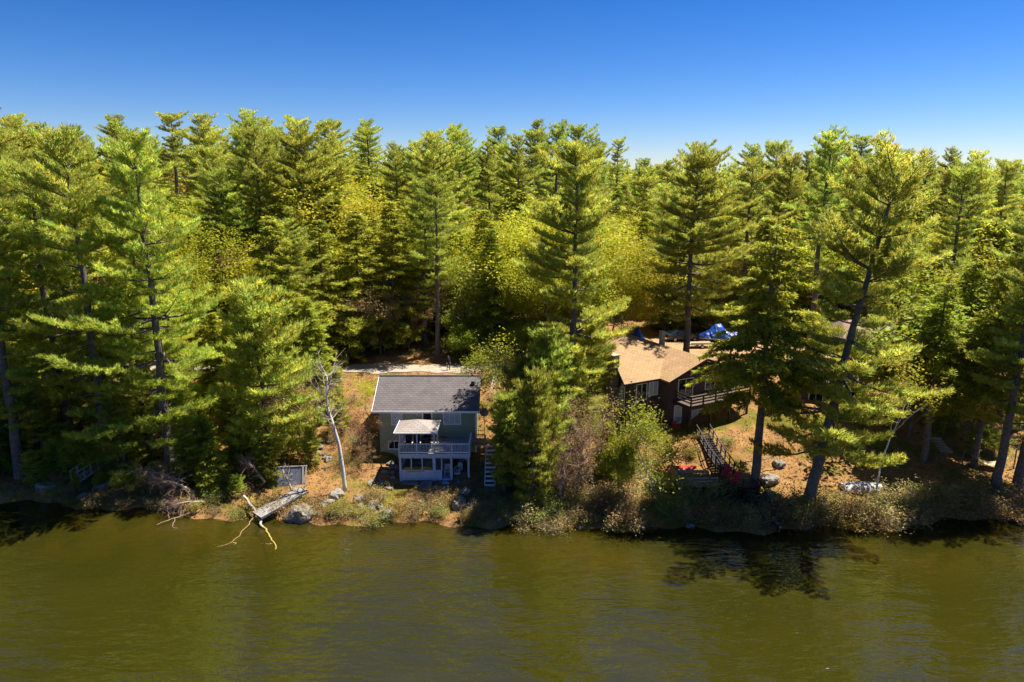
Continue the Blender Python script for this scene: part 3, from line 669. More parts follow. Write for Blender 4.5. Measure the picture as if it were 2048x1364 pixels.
def rails(parent, a, b, z0, h, matr, step=.14, post=1.6, cap='white', balname='baluster', w=.045):
    """railing from a to b (x,y), floor level z0"""
    a = Vector((*a, z0)); b = Vector((*b, z0)); Ln = (b-a).length; d = (b-a)/Ln
    rl = part('railing', MB().bar(a+Vector((0,0,h)), b+Vector((0,0,h)), .13, .05).bar(a+Vector((0,0,.12)), b+Vector((0,0,.12)), .06, .08), M[cap], parent)
    n = max(1, round(Ln/step)); me = None
    for i in range(1, n):
        p = a + d*(Ln*i/n)
        part('baluster', MB().box(p.x-w/2, p.x+w/2, p.y-w/2, p.y+w/2, z0+.17, z0+h-.03), M[matr], parent)
    m = max(1, round(Ln/post))
    for i in range(m+1):
        p = a + d*(Ln*i/m); part('railing_post', MB().box(p.x-.055, p.x+.055, p.y-.055, p.y+.055, z0-.1, z0+h-.026), M[matr], parent)

# ------------------------------------------------------------------ the green house
gh = thing('house', 'green lake house with grey shingle roof and deck porch coloured in blue shade', 'house', (-8.2, 63, 1.0))
FY, BY, X0, X1 = 63.0, 71.0, -12.9, -3.5
RY, RZ, EZ = 66.95, 8.95, 6.62
wall = MB(); prof = [(FY,.2),(BY,.2),(BY,6.55),(RY,8.72),(FY,6.55)]
wall.add([(X0,y,z) for y,z in prof] + [(X1,y,z) for y,z in prof], [(0,1,2,3,4)[::-1],(5,6,7,8,9)] + [(i,(i+1)%5,5+(i+1)%5,5+i) for i in range(5)])
part('wall', wall, M['green_siding'], gh)
sl = (RZ-EZ)/(RY-(FY-.45))
rf = MB().slab([(-13.5,FY-.45,EZ),(-3.15,FY-.45,EZ),(-3.15,RY,RZ),(-13.5,RY,RZ)], .14)
roof = part('roof', rf, M['roof_grey'], gh)
part('roof', MB().slab([(-13.5,RY+.003,RZ),(-3.15,RY+.003,RZ),(-3.15,BY+.45,EZ),(-13.5,BY+.45,EZ)], .14), M['roof_grey'], gh)
part('fascia', MB().box(-13.52,-3.13,FY-.50,FY-.453,EZ-.19,EZ+.01), M['white'], roof)
part('rake_board', MB().slab([(-13.55,FY-.45,EZ-.01),(-13.503,FY-.45,EZ-.01),(-13.503,RY,RZ-.01),(-13.55,RY,RZ-.01)], .2), M['white'], roof)
part('ridge_cap', MB().bar((-13.5,RY,RZ+.02),(-3.15,RY,RZ+.02),.28,.05), M['roof_grey'], roof)
part('roof_vent', MB().box(-4.1,-3.75,65.6,65.9,8.1,8.65), M['black'], roof)
window(gh, -11.75, -10.65, 5.05, 6.35, FY, pane='curtain', nx=1, nz=2)
window(gh, -6.7, -4.95, 5.1, 6.42, FY, pane='curtain', nx=3, nz=1, t=.12)
window(gh, -12.15, -10.95, 2.55, 3.45, FY, nx=2, nz=1)
dr = part('door', MB().box(-8.62,-7.86,FY-.03,FY+.02,3.8,6.4), M['dark_wood'], gh)
for i in range(3):
    for j in range(5): part('pane', MB().box(-8.54+i*.23,-8.36+i*.23,FY-.045,FY-.02,4.1+j*.44,4.46+j*.44), M['glass'], dr)
part('door_frame', MB().box(-8.76,-8.625,FY-.05,FY+.02,3.8,6.43).box(-7.855,-7.72,FY-.05,FY+.02,3.8,6.43), M['white'], dr)
part('corner_board', MB().box(X1-.09,X1+.025,FY-.025,FY+.1,1.5,6.4), M['white'], gh)
part('corner_board', MB().box(X0-.025,X0+.09,FY-.025,FY+.1,1.2,6.4), M['green_siding'], gh)
part('lamp', MB().tube([(-9.2,FY-.02,6.2),(-9.2,FY-.1,6.2),(-9.2,FY-.16,6.12)],[.03,.06,.07],8), M['white'], gh)
part('door_step', MB().box(-8.2,-6.9,62.3,62.97,3.8,4.0).box(-7.2,-6.5,62.0,62.98,3.8,3.9), M['old_wood'], gh)
part('downspout', MB().bar((-12.75,62.93,2.9),(-10.5,60.5,4.75),.09,.09), M['old_wood'], gh)
DX0, DX1, DY = -10.45, -3.85, 58.8
dk = part('deck', MB().box(DX0+.06,DX1-.06,DY+.05,FY-.003,3.62,3.76), M['deck_grey'], gh)
part('fascia', MB().box(DX0,DX1,DY,DY+.048,3.42,3.77).box(DX0,DX0+.05,DY+.05,FY-.01,3.42,3.77).box(DX1-.05,DX1,DY+.05,FY-.01,3.42,3.77), M['shade_blue'], dk)
rails(dk, (DX0+.07,DY+.07), (DX1-.07,DY+.07), 3.77, .95, 'shade_blue')
rails(dk, (DX0+.07,DY+.2), (DX0+.07,FY-.1), 3.77, .95, 'shade_blue')
rails(dk, (DX1-.07,DY+.2), (DX1-.07,FY-1.3), 3.77, .95, 'shade_blue')
for x, w in ((-10.32,.2),(-7.2,.26),(-5.6,.18),(-4.02,.18)):
    part('deck_post', MB().box(x-w/2,x+w/2,DY+.06,DY+.06+w,.5,3.5), M['shade_blue'], dk)
part('deck_brace', MB().bar((-5.3,DY+.9,3.4),(-4.3,DY+1.3,2.7),.1,.1), M['shade_blue'], dk)
pr = part('porch_floor', MB().box(DX0+.1,-4.0,DY+.02,FY-.01,1.14,1.28), M['shade_blue'], gh)
for a, b in ((-10.2,-7.34),(-7.06,-6.5)):
    part('knee_wall', MB().box(a,b,DY+.08,DY+.16,1.285,2.1), M['shade_blue'], pr)
    part('screen_rail', MB().box(a,b,DY+.05,DY+.19,2.1,2.16), M['shade_blue'], pr)
for x in (-9.3,-8.3,-6.5):
    part('stud', MB().box(x-.05,x+.05,DY+.08,DY+.17,2.165,3.41), M['shade_blue'], pr)
part('side_wall', MB().box(DX0+.12,DX0+.2,DY+.28,FY-.02,1.285,2.3), M['shade_blue'], pr)
part('beam', MB().box(DX0+.1,-4.0,DY+.3,DY+.42,3.2,3.42), M['shade_blue'], pr)
window(gh, -9.6,-7.5,2.0,3.2,FY,nx=2,nz=2); window(gh, -6.6,-5.7,1.9,3.2,FY,nx=1,nz=2)
part('porch_step', MB().box(-6.45,-5.35,58.2,58.79,.85,1.1).box(-6.45,-5.35,57.75,58.195,.6,.85), M['shade_blue'], gh)
gb = part('gazebo', MB().box(DX0+.1,-7.1,DY+.1,DY+.2,5.72,5.9).box(DX0+.1,-7.1,61.5,61.6,5.72,5.9).box(DX0+.1,DX0+.2,DY+.21,61.49,5.72,5.9).box(-7.2,-7.1,DY+.21,61.49,5.72,5.9), M['shade_blue'], gh, local=False)
for x in (-10.3,-8.72,-7.16):
    for y in (DY+.16, 61.54):
        if (x, y) != (-8.72, 61.54): part('post', MB().box(x-.06,x+.06,y-.05,y+.05,3.77,5.715), M['shade_blue'], gb)
e = [(-10.75,DY-.35,5.88),(-6.85,DY-.35,5.88),(-6.85,61.95,5.88),(-10.75,61.95,5.88)]; ap = (-8.8,60.25,6.62)
gr = MB(); gr.add(e+[ap], [(0,1,4),(1,2,4),(2,3,4),(3,0,4),(3,2,1,0)]); part('roof', gr, M['roof_pale'], gb)
part('roof_edge', MB().bar(e[0],e[1],.06,.1).bar(e[1],e[2],.06,.1).bar(e[3],e[0],.06,.1), M['shade_blue'], gb)
ld = part('stair_landing', MB().box(-3.84,-2.5,61.6,63.2,3.5,3.62), M['old_wood'], gh)
rails(ld, (-3.7,61.65), (-2.55,61.65), 3.62, .95, 'old_wood', cap='old_wood')
st = part('stair_stringers', MB().bar((-2.5,61.6,3.45),(-2.5,57.6,.85),.06,.26).bar((-1.55,61.6,3.45),(-1.55,57.6,.85),.06,.26), M['white'], gh)
for i in range(10):
    f = (i+.5)/10; part('tread', MB().box(-2.45,-1.6,61.6-4*f-.17,61.6-4*f+.15,3.62-2.6*f-.02,3.62-2.6*f+.03), M['white'], st)
part('handrail', MB().bar((-1.5,61.6,4.4),(-1.5,57.6,1.8),.07,.07).bar((-1.5,57.7,.7),(-1.5,57.7,1.85),.07,.07).bar((-1.5,61.5,3.3),(-1.5,61.5,4.45),.07,.07), M['old_wood'], st)

dish = thing('satellite_dish', 'round tan satellite dish on a pole right of the green house', 'satellite dish', (-2.75,64.3,gz(-2.75,64.3)))
part('pole', MB().tube([(-2.75,64.3,gz(-2.75,64.3)-.2),(-2.75,64.3,6.0)],.03,8), M['alu'], dish)
dm = MB(); rings = [(.0,0),(.2,.02),(.36,.07),(.45,.13)]
V = []; Fc = []
for r_, dz in rings:
    for k in range(16): V.append((-2.75+r_*math.cos(k*.3927), 64.18-dz-.0, 6.0+r_*math.sin(k*.3927)))
for i in range(3):
    for k in range(16): Fc.append((i*16+k,i*16+(k+1)%16,i*16+16+(k+1)%16,i*16+16+k))
dm.add(V, Fc); dm.sm = True; part('reflector', dm, M['flue'], dish)

# things on the deck and in the porch
gl_ = thing('grill', 'barbecue grill under a rounded black cover in the gazebo', 'grill', (-8.05,60.1,3.77))
g_ = MB(); g_.sm = True
sec = [(0,.42,.30),(.5,.44,.32),(.85,.48,.34),(1.05,.46,.33),(1.25,.36,.26),(1.36,.18,.14)]
for z_, a_, b_ in sec: g_.v += [(-8.05+a_*math.copysign(abs(math.cos(t))**.6,math.cos(t)), 60.1+b_*math.copysign(abs(math.sin(t))**.6,math.sin(t)), 3.78+z_) for t in [k*.3927 for k in range(16)]]
for i in range(5):
    for k in range(16): g_.f.append((i*16+k,i*16+(k+1)%16,i*16+16+(k+1)%16,i*16+16+k))
g_.f.append(tuple(range(80,96))); part('cover', g_, M['black'], gl_); part('wheel', MB().tube([(-8.5,59.85,3.87),(-8.44,59.85,3.87)],.09,10), M['rubber'], gl_)
def deck_chair(x, y, lab):
    c = thing('patio_chair', lab, 'chair', (x,y,3.77), group='dark patio chairs in the gazebo')
    for sx in (-.26,.26):
        for sy in (-.25,.25): part('leg', MB().box(x+sx-.02,x+sx+.02,y+sy-.02,y+sy+.02,3.77,4.2), M['black'], c)
    part('seat', MB().box(x-.3,x+.3,y-.3,y+.3,4.2,4.28), M['black'], c)
    part('backrest', MB().slab([(x-.3,y+.27,4.29),(x+.3,y+.27,4.29),(x+.3,y+.42,4.95),(x-.3,y+.42,4.95)],.06), M['black'], c)
deck_chair(-9.75,60.4,'dark patio chair in the gazebo, left of two'); deck_chair(-9.0,60.5,'dark patio chair in the gazebo, next to the covered grill')
def plastic_chair(x, y, z, rz, lab, m='plastic_white', grp=None):
    c = thing('plastic_chair', lab, 'chair', (x,y,z), rz, grp)
    for sx in (-.24,.24):
        for sy in (-.22,.24): part('leg', MB().bar((sx*1.1,sy*1.15,0),(sx,sy*.9,.42),.05), M[m], c, local=True)
    part('seat', MB().box(-.27,.27,-.26,.25,.41,.455), M[m], c, local=True)
    b_ = part('backrest', MB().bar((-.25,.26,.46),(-.22,.36,.92),.05).bar((.25,.26,.46),(.22,.36,.92),.05).bar((-.25,.365,.93),(.25,.365,.93),.06,.08), M[m], c, local=True)
    for k in range(5): part('slat', MB().bar((-.16+k*.08,.27,.46),(-.16+k*.08,.36,.9),.05,.025), M[m], b_, local=True)
    part('armrest', MB().bar((-.29,-.24,.64),(-.28,.3,.68),.06,.04).bar((-.28,-.24,.4),(-.28,-.24,.63),.05), M[m], c, local=True)
    part('armrest', MB().bar((.29,-.24,.64),(.28,.3,.68),.06,.04).bar((.28,-.24,.4),(.28,-.24,.63),.05), M[m], c, local=True)
    return c
plastic_chair(-6.05,59.7,1.285,.05,'white plastic armchair in the porch doorway under the deck')
plastic_chair(-5.05,60.0,1.285,-.5,'white plastic armchair tilted sideways in the open porch bay')
cl = thing('cooler', 'dark teal cooler box on the porch floor', 'cooler', (-5.1,59.35,1.285))
part('body', MB().box(-5.35,-4.85,59.15,59.5,1.285,1.62), M['teal'], cl); part('lid', MB().box(-5.37,-4.83,59.13,59.52,1.622,1.7), M['plastic_white'], cl)

def kayak(name, lab, loc, rz, Ln=3.0, w=.62, hh=.36, cols=('red',), roll=0., bow=.3):
    k = thing(name, lab, 'kayak', loc, rz); k.rotation_euler.x = roll
    n = 24; xs = np.linspace(-1,1,n+1); nb = len(cols)
    hull = MB(); hull.sm = True
    for xx in xs:
        ww = w/2*(1-abs(xx)**2.2)**.7 + .004; h_ = hh*(.62+.38*abs(xx)**2); z0 = bow*abs(xx)**3*hh
        for t in np.linspace(0, 2*math.pi, 12, endpoint=False):
            hull.v.append((xx*Ln/2, ww*math.cos(t), z0 + h_*.5*(1+(math.sin(t) if math.sin(t)<0 else .55*math.sin(t)))))
    for i in range(n):
        for j in range(12): hull.f.append((i*12+j,i*12+(j+1)%12,i*12+12+(j+1)%12,i*12+12+j))
    o = part('hull', hull, M[cols[0]], k, local=True)
    for c in cols[1:]: o.data.materials.append(M[c])
    if nb > 1:
        for p in o.data.polygons: p.material_index = (p.index % 12 + 6) % 12 * nb // 12
    ck = MB(); tt = [q*2*math.pi/20 for q in range(20)]
    ck.v = [(.50*math.cos(t), .2*math.sin(t), hh*.785+.03) for t in tt] + [(.44*math.cos(t), .155*math.sin(t), hh*.785+.03) for t in tt] + [(.44*math.cos(t), .155*math.sin(t), hh*.70) for t in tt]
    for r_ in (0,1):
        for q in range(20): ck.f.append((r_*20+q, r_*20+(q+1)%20, r_*20+20+(q+1)%20, r_*20+20+q))
    part('cockpit_rim', ck, M['black'], k, local=True)
    return k
kayak('kayak','striped yellow, red and blue kayak lying behind the porch knee wall',(-8.75,59.25,2.0),.05,3.3,.8,.6,('red','royal','yellow'),roll=.5,bow=-.5)

# ------------------------------------------------------------------ the brown house
A28 = math.radians(28); bx, by_, bz = 11.4, 65.0, 3.2
bh = thing('house', 'dark brown two storey house with tan shingle roof and brick chimney', 'house', (bx,by_,bz), A28)
def Z(z): return z - bz
def bpart(n, mb, m, p, **k): return part(n, mb, M[m] if isinstance(m, str) else m, p, local=True, **k)
bpart('wall', MB().prism([(0,0),(4.6,0),(4.6,9),(2.2,9),(1.75,4.5)],Z(2.2),Z(8.62)).add([(0,0,Z(8.62)),(1.75,4.5,Z(8.62)),(1.75,4.5,Z(10.3)),(2.2,9,Z(8.62)),(.2,0,Z(8.62)),(1.95,4.5,Z(8.62)),(1.95,4.5,Z(10.3)),(2.4,9,Z(8.62))],[(0,2,1),(1,2,3),(4,5,6),(5,7,6),(0,4,6,2),(2,6,7,3)]), 'brown_siding', bh)
bpart('wing_wall', MB().box(4.3,13.3,-1.2,11,Z(2.2),Z(8.58)).add([(4.3,-1.2,Z(8.58)),(13.3,-1.2,Z(8.58)),(8.8,-1.2,Z(10.3)),(4.3,-1.1,Z(8.58)),(13.3,-1.1,Z(8.58)),(8.8,-1.1,Z(10.3))],[(0,1,2),(3,5,4),(0,2,5,3),(1,4,5,2)]), 'brown_siding', bh)
E_, T_ = Z(8.72), Z(10.56)
rm = bpart('roof', MB().slab([(-.5,-.28,E_),(3.95,-.28,E_),(8.8,4.57,T_),(1.3,4.57,T_)],.16), 'roof_tan', bh)
bpart('roof', MB().slab([(3.953,-.283,E_),(3.953,-1.75,E_),(8.8,-1.75,T_),(8.8,4.565,T_)],.16), 'roof_tan2', bh)
bpart('roof', MB().slab([(8.803,-1.75,T_),(13.65,-1.75,E_),(13.65,11.4,E_),(8.803,11.4,T_)],.16), 'roof_tan2', bh)
bpart('roof', MB().slab([(1.3,4.573,T_),(8.795,4.573,T_),(3.95,9.4,E_),(1.8,9.4,E_)],.16), 'roof_tan', bh)
bpart('roof', MB().slab([(8.797,4.575,T_),(8.797,11.4,T_),(3.95,11.4,E_),(3.953,9.403,E_)],.16), 'roof_tan2', bh)
hb = [(1.9,4.9,T_-.2),(8.4,4.9,T_-.2),(8.4,11.6,T_-.9),(1.9,11.6,T_-.9)]; ha = (5.2,7.4,Z(11.45))
bpart('roof', MB().add(hb+[ha],[(0,1,4),(1,2,4),(2,3,4),(3,0,4)]), 'roof_tan', bh)
bpart('fascia', MB().bar((-.52,-.31,E_-.10),(3.95,-.31,E_-.10),.05,.2), 'dark_wood', rm)
bpart('fascia', MB().bar((3.92,-1.78,E_-.1),(8.8,-1.78,T_-.1),.05,.22).bar((8.8,-1.78,T_-.1),(13.65,-1.78,E_-.1),.05,.22), 'dark_wood', rm)
bpart('rake_board', MB().bar((-.53,-.28,E_-.1),(1.27,4.57,T_-.1),.05,.2), 'dark_wood', rm)
ch = bpart('chimney', MB().box(-.15,.85,2.1,3.3,Z(2.0),Z(7.6)).box(0,.7,2.3,3.2,Z(7.6),Z(10.9)), 'brick', bh)
bpart('chimney_cap', MB().box(-.06,.76,2.24,3.26,Z(10.9),Z(11.0)), 'flue', ch)
bpart('flue', MB().box(9.35,9.8,6.0,6.5,Z(9.8),Z(11.75)).box(9.3,9.85,5.95,6.55,Z(11.75),Z(11.85)), 'flue', bh)
def bwindow(*a, **k):
    o = window(bh, *a, **k); return o
window(bh, 1.15, 2.55, Z(6.65), Z(8.42), 0, nx=2, nz=1); window(bh, 2.75, 3.95, Z(6.95), Z(8.42), 0, nx=2, nz=1, pane='curtain')
_wd = Vector((1.75,4.5,0)).normalized(); _wn = Vector((-_wd.y,_wd.x,0)); _wa = _wd*.6+_wn*.03; _wb = _wd*1.6+_wn*.03; _zz = lambda v, z_: Vector((v.x,v.y,Z(z_)))
wf = MB(); wf.bar(_zz(_wa,5.6),_zz(_wa,8.2),.08).bar(_zz(_wb,5.6),_zz(_wb,8.2),.08).bar(_zz(_wa,5.6),_zz(_wb,5.6),.08).bar(_zz(_wa,8.2),_zz(_wb,8.2),.08)
sw = bpart('window', wf, 'white', bh); bpart('pane', MB().bar(_zz(_wd*1.1+_wn*.02,5.65),_zz(_wd*1.1+_wn*.02,8.15),.92,.02), 'curtain', sw)
bpart('trim', MB().box(.35,3.0,-.09,-.004,Z(5.72),Z(5.82)), 'dark_wood', bh)
bpart('corner_board', MB().box(-.01,.12,-.04,-.002,Z(2.4),Z(8.5)), 'dark_wood', bh)
sd = window(bh, 5.55, 7.55, Z(6.62), Z(8.62), -1.2, nx=2, nz=1, name='sliding_door')
window(bh, 9.2, 10.6, Z(7.0), Z(8.4), -1.2, nx=2); window(bh, 7.6, 9.1, Z(4.0), Z(5.2), -1.2, nx=2, pane='curtain'); window(bh, 5.2,6.2,Z(3.9),Z(5.9),-1.2,nx=1,pane='curtain',name='lower_door')
bd = bpart('deck', MB().box(5.1,13.3,-3.7,-1.205,Z(6.4),Z(6.52)), 'deck_brown', bh)
bpart('fascia', MB().box(5.07,13.33,-3.76,-3.703,Z(6.2),Z(6.54)).box(5.04,5.097,-3.76,-1.21,Z(6.2),Z(6.54)), 'dark_wood', bd)
for x in (5.15,6.75,8.4,10.0,11.6,13.2):
    bpart('railing_post', MB().box(x-.06,x+.06,-3.70,-3.58,Z(6.53),Z(7.5)), 'dark_wood', bd)
for zr in (6.85,7.15,7.47):
    bpart('rail_board', MB().box(5.1,13.28,-3.755,-3.705,Z(zr)-.07,Z(zr)+.07), 'dark_wood', bd)
    bpart('rail_board', MB().box(5.1,5.14,-3.56,-1.25,Z(zr)-.07,Z(zr)+.07), 'dark_wood', bd)
bpart('top_rail', MB().box(5.0,13.36,-3.8,-3.6,Z(7.545),Z(7.59)), 'deck_brown', bd)
for x in (5.3,8.0,10.6,13.1): bpart('deck_post', MB().box(x-.09,x+.09,-3.55,-3.37,Z(1.8),Z(6.395)), 'dark_wood', bd)
pc = Vector((bx,by_,0)) + Vector((.883*4.7+.469*2.2, .469*4.7-.883*2.2, 0))
plastic_chair(pc.x, pc.y, gz(pc.x,pc.y), .4, 'red plastic chair in the shade below the brown house deck', 'red')

# ------------------------------------------------------------------ small cabins on the right
def cabin(lab, x0, x1, y0, y1, zb, ze, zr, roofm, wallm, win=True, hip=1.5):
    c = thing('cabin', lab, 'house', ((x0+x1)/2,(y0+y1)/2,zb))
    part('wall', MB().box(x0,x1,y0,y1,zb-.8,ze), M[wallm], c)
    o = .45; ym = (y0+y1)/2
    e = [(x0-o,y0-o,ze),(x1+o,y0-o,ze),(x1+o,y1+o,ze),(x0-o,y1+o,ze)]; a, b = (x0+hip,ym,zr), (x1-hip,ym,zr)
    r_ = part('roof', MB().add(e+[a,b],[(0,1,5,4),(1,2,5),(2,3,4,5),(3,0,4),(3,2,1,0)]), M[roofm], c)
    part('fascia', MB().bar((x0-o,y0-o-.03,ze-.05),(x1+o,y0-o-.03,ze-.05),.05,.16).bar((x1+o+.03,y0-o,ze-.05),(x1+o+.03,y1+o,ze-.05),.05,.16), M['white'], r_)
    part('corner_board', MB().box(x1-.1,x1+.03,y0-.03,y0+.1,zb,ze-.02), M['white'], c)
    if win:
        window(c, x1-2.6,x1-.9,ze-2.0,ze-.55,y0,nx=2); window(c, x0+1,x0+2.6,ze-2.0,ze-.55,y0,nx=2)
    return c
cabin('small grey cabin with pinkish brown hip roof behind the leaning pine', 31,38.2,70.5,76,gz(35,70.5),6.9,9.0,'roof_pink','brown_siding_y')
cabin('far cabin with brown roof glimpsed through the right trees', 41,49,82.5,89,7.0,9.2,11.0,'roof_pink','brown_siding_y')
dk2 = thing('deck', 'small tan wooden deck with railing beside the small grey cabin', 'deck', (39.6,69.5,gz(39.6,69.5)))
part('floor', MB().box(38.3,41.2,68.2,70.4,gz(39.6,69.5)+.3,gz(39.6,69.5)+.42), M['old_wood'], dk2)
rails(dk2, (38.4,68.3),(41.1,68.3),gz(39.6,69.5)+.42,.9,'old_wood',cap='old_wood',step=.3)
for x in (38.45,41.05): part('deck_post', MB().box(x-.06,x+.06,68.35,68.47,gz(39.6,69.5)-.8,gz(39.6,69.5)+.3), M['old_wood'], dk2)

# ------------------------------------------------------------------ black stairs, landing and wooden platform
sr = thing('staircase', 'black wooden staircase running down from the brown house to the water', 'stairs', (19.6,58,gz(19.6,58)))
pts = [Vector((19.0,64.2,gz(19,64.2)+.35)), Vector((19.35,61.3,gz(19.35,61.3)+.45)), Vector((19.7,58.3,2.25)), Vector((20.9,55.5,1.95)), Vector((21.3,51.3,.35))]
def flight(a, b, n, w=.62):
    d = (b-a); hd = Vector((d.x,d.y,0)).normalized(); r_ = Vector((-hd.y,hd.x,0))
    for s_ in (-1,1):
        part('stringer', MB().bar(a+r_*w*s_-Vector((0,0,.12)), b+r_*w*s_-Vector((0,0,.12)), .06,.26), M['black_wood'], sr)
        part('handrail', MB().bar(a+r_*(w+.05)*s_+Vector((0,0,.9)), b+r_*(w+.05)*s_+Vector((0,0,.9)), .08,.07).bar(a+r_*(w+.05)*s_+Vector((0,0,.45)), b+r_*(w+.05)*s_+Vector((0,0,.45)), .05,.06), M['dark_wood'], sr)
        for q in (0,.33,.66,1):
            p = a.lerp(b,q)+r_*(w+.05)*s_; part('post', MB().box(p.x-.05,p.x+.05,p.y-.05,p.y+.05,p.z-1.0,p.z+.93), M['dark_wood'], sr)
    for i in range(n):
        p = a.lerp(b,(i+.5)/n); q0 = p-r_*(w-.04); q1 = p+r_*(w-.04)
        part('tread', MB().bar(q0,q1,.28,.05), M['black_wood'], sr)
flight(pts[0],pts[1],9); flight(pts[1],pts[2],9); flight(pts[3],pts[4],12)
part('landing', MB().box(18.2,21.8,55.4,58.3,2.0,2.12), M['black_wood'], sr)
for x,y in ((18.3,55.5),(21.7,55.5),(21.7,58.2),(18.3,58.2)): part('post', MB().box(x-.07,x+.07,y-.07,y+.07,.3,1.995), M['black_wood'], sr)
def adirondack(x, y, z, rz, lab):
    c = thing('lounge_chair', lab, 'chair', (x,y,z), rz, 'crimson chairs on the black landing')
    for k in range(5): part('seat_slat', MB().bar((-.27,-.3+k*.13,.36-k*.035),(.27,-.3+k*.13,.36-k*.035),.11,.03), M['pink'], c, local=True)
    for k in range(5): part('back_slat', MB().bar((-.24+k*.12,.28,.22),(-.26+k*.13,.62,1.0-abs(k-2)*.06),.10,.03), M['pink'], c, local=True)
    for s_ in (-.31,.31):
        part('arm', MB().bar((s_,-.38,.56),(s_,.45,.54),.12,.03), M['pink'], c, local=True)
        part('front_leg', MB().bar((s_,-.32,0),(s_,-.32,.55),.09,.04), M['pink'], c, local=True)
        part('rear_leg', MB().bar((s_,-.3,.32),(s_,.55,.0),.04,.1), M['pink'], c, local=True)
adirondack(19.35,57.3,2.125,-.5,'crimson slatted lounge chair on the black landing, farther one')
adirondack(19.6,56.2,2.125,-1.1,'crimson slatted lounge chair on the black landing, nearer one')
pf = thing('platform', 'weathered wooden platform with bench railing left of the crimson chairs', 'deck', (16.6,57,1.0))
for i in range(17): part('plank', MB().box(14.7+.205*i,14.7+.205*i+.19,55.6,58.4,1.95,2.0), M['old_wood'], pf)
for x,y in ((14.8,55.7),(18.0,55.7),(14.8,58.3),(18.0,58.3),(16.4,55.7)): part('post', MB().box(x-.06,x+.06,y-.06,y+.06,.2,1.945), M['old_wood'], pf)
for k,zr in enumerate((2.25,2.55,2.85)):
    part('rail_board', MB().box(14.75,18.05,55.52,55.56,zr-.06,zr+.06), M['old_wood'], pf); part('rail_board', MB().box(14.64,14.68,55.6,58.4,zr-.06,zr+.06), M['old_wood'], pf)
for x,y in ((14.73,55.63),(15.8,55.63),(16.9,55.63),(18.0,55.63),(14.73,57.0),(14.73,58.35)): part('railing_post', MB().box(x-.045,x+.045,y-.045,y+.045,2.005,2.95), M['old_wood'], pf)
for i in range(4): part('bench_slat', MB().box(14.9,17.9,57.55+.17*i,57.69+.17*i,2.42,2.47), M['old_wood'], pf)
for x in (15.0,16.4,17.8): part('bench_leg', MB().box(x-.04,x+.04,57.6,58.15,2.005,2.415), M['old_wood'], pf)
kayak('kayak','long red kayak resting on the slope behind the wooden platform',(15.1,59.5,gz(15.1,59.5)+.3),.03,4.2,.9,.5,('red',),roll=.35)
ob = thing('rowboat', 'white overturned rowboat lying on the bank in front of the hemlock', 'boat', (31.6,57.0,gz(31.6,57.0)-.02), .04)
hb_ = MB(); hb_.sm = True; n = 20
for i in range(n+1):
    xx = -1 + 2*i/n; ww = .78*(1-max(0,xx)**2.5)**.6*(1-.12*max(0,-xx)) + .01; kz = .62 - .10*xx*xx
    for t in np.linspace(0, math.pi, 9): hb_.v.append((xx*1.9, ww*math.cos(t), kz*math.sin(t)**.6))
for i in range(n):
    for j in range(8): hb_.f.append((i*9+j,i*9+j+1,i*9+10+j,i*9+9+j))
hb_.f.append(tuple(range(9))); part('hull', hb_, M['tarp_pale'], ob, local=True)
part('keel', MB().bar((-1.85,0,.56),(0,0,.645),.06,.05).bar((0,0,.645),(1.75,0,.55),.06,.05), M['tarp_pale'], ob, local=True)

# ------------------------------------------------------------------ parked boats, car, trailer
def tarp_mesh(Ln, w, prof, seed=1):
    g = np.random.default_rng(seed); m = MB(); m.sm = False; n = 30
    for i in range(n+1):
        xx = -1+2*i/n; hgt = np.interp(xx, *zip(*prof)); ww = w/2*(1-max(0,xx*.98)**3)**.55*(1-.1*max(0,-xx)) + .02
        for t in np.linspace(0, math.pi, 11):
            c, s_ = math.cos(t), math.sin(t); m.v.append((xx*Ln/2+g.normal()*.02, ww*c*(1-.35*s_**3)*(1+g.normal()*.02), .75+(hgt)*s_**1.2 + g.normal()*.03))
    for i in range(n):
        for j in range(10): m.f.append((i*11+j,i*11+j+1,i*11+12+j,i*11+11+j))
    return m
def wheel(parent, x, y, z, r=.3, w=.18, local=True):
    t = part('wheel', MB().tube([(x,y-w/2,z),(x,y+w/2,z)],r,16), M['rubber'], parent, local=local)
    part('rim', MB().tube([(x,y-w/2-.012,z),(x,y-w/2+.02,z)],r*.6,12), M['alu'], t, local=local)
def covered_boat(lab, loc, rz, Ln=7.2, w=2.4, prof=((-1,.5),(-.5,.8),(-.05,1.15),(.1,1.9),(.35,1.75),(.6,.9),(1,.3)), seed=1):
    b = thing('covered_boat', lab, 'boat', loc, rz)
    part('tarpaulin', tarp_mesh(Ln, w, prof, seed), M['tarp'], b, local=True)
    h_ = MB(); h_.sm = True
    for i in range(17):
        xx = -1+i/8; ww = w/2*.93*(1-max(0,xx*.98)**3)**.55+.01; kz = .38+.3*max(0,xx)**3
        for q in ((-ww,.86),(-ww*.85,.6),(0,kz),(ww*.85,.6),(ww,.86)): h_.v.append((xx*Ln/2*.97,q[0],q[1]))
    for i in range(16):
        for j in range(4): h_.f.append((i*5+j,i*5+5+j,i*5+6+j,i*5+j+1))
    h_.f.append((0,1,2,3,4)); part('hull', h_, M['plastic_white'], b, local=True)
    tr_ = part('trailer_frame', MB().bar((-Ln/2,-.7,.36),(Ln/2,-.1,.36),.08,.1).bar((-Ln/2,.7,.36),(Ln/2,.1,.36),.08,.1).bar((-1,-.9,.34),(-1,.9,.34),.08), M['dark_wood'], b, local=True)
    for s_ in (-1,1):
        for dx in (-.55,.15): wheel(b, -1+dx, s_*.95, .3)
    part('jack', MB().box(Ln/2-.25,Ln/2-.17,-.04,.04,0,.5), M['alu'], b, local=True)
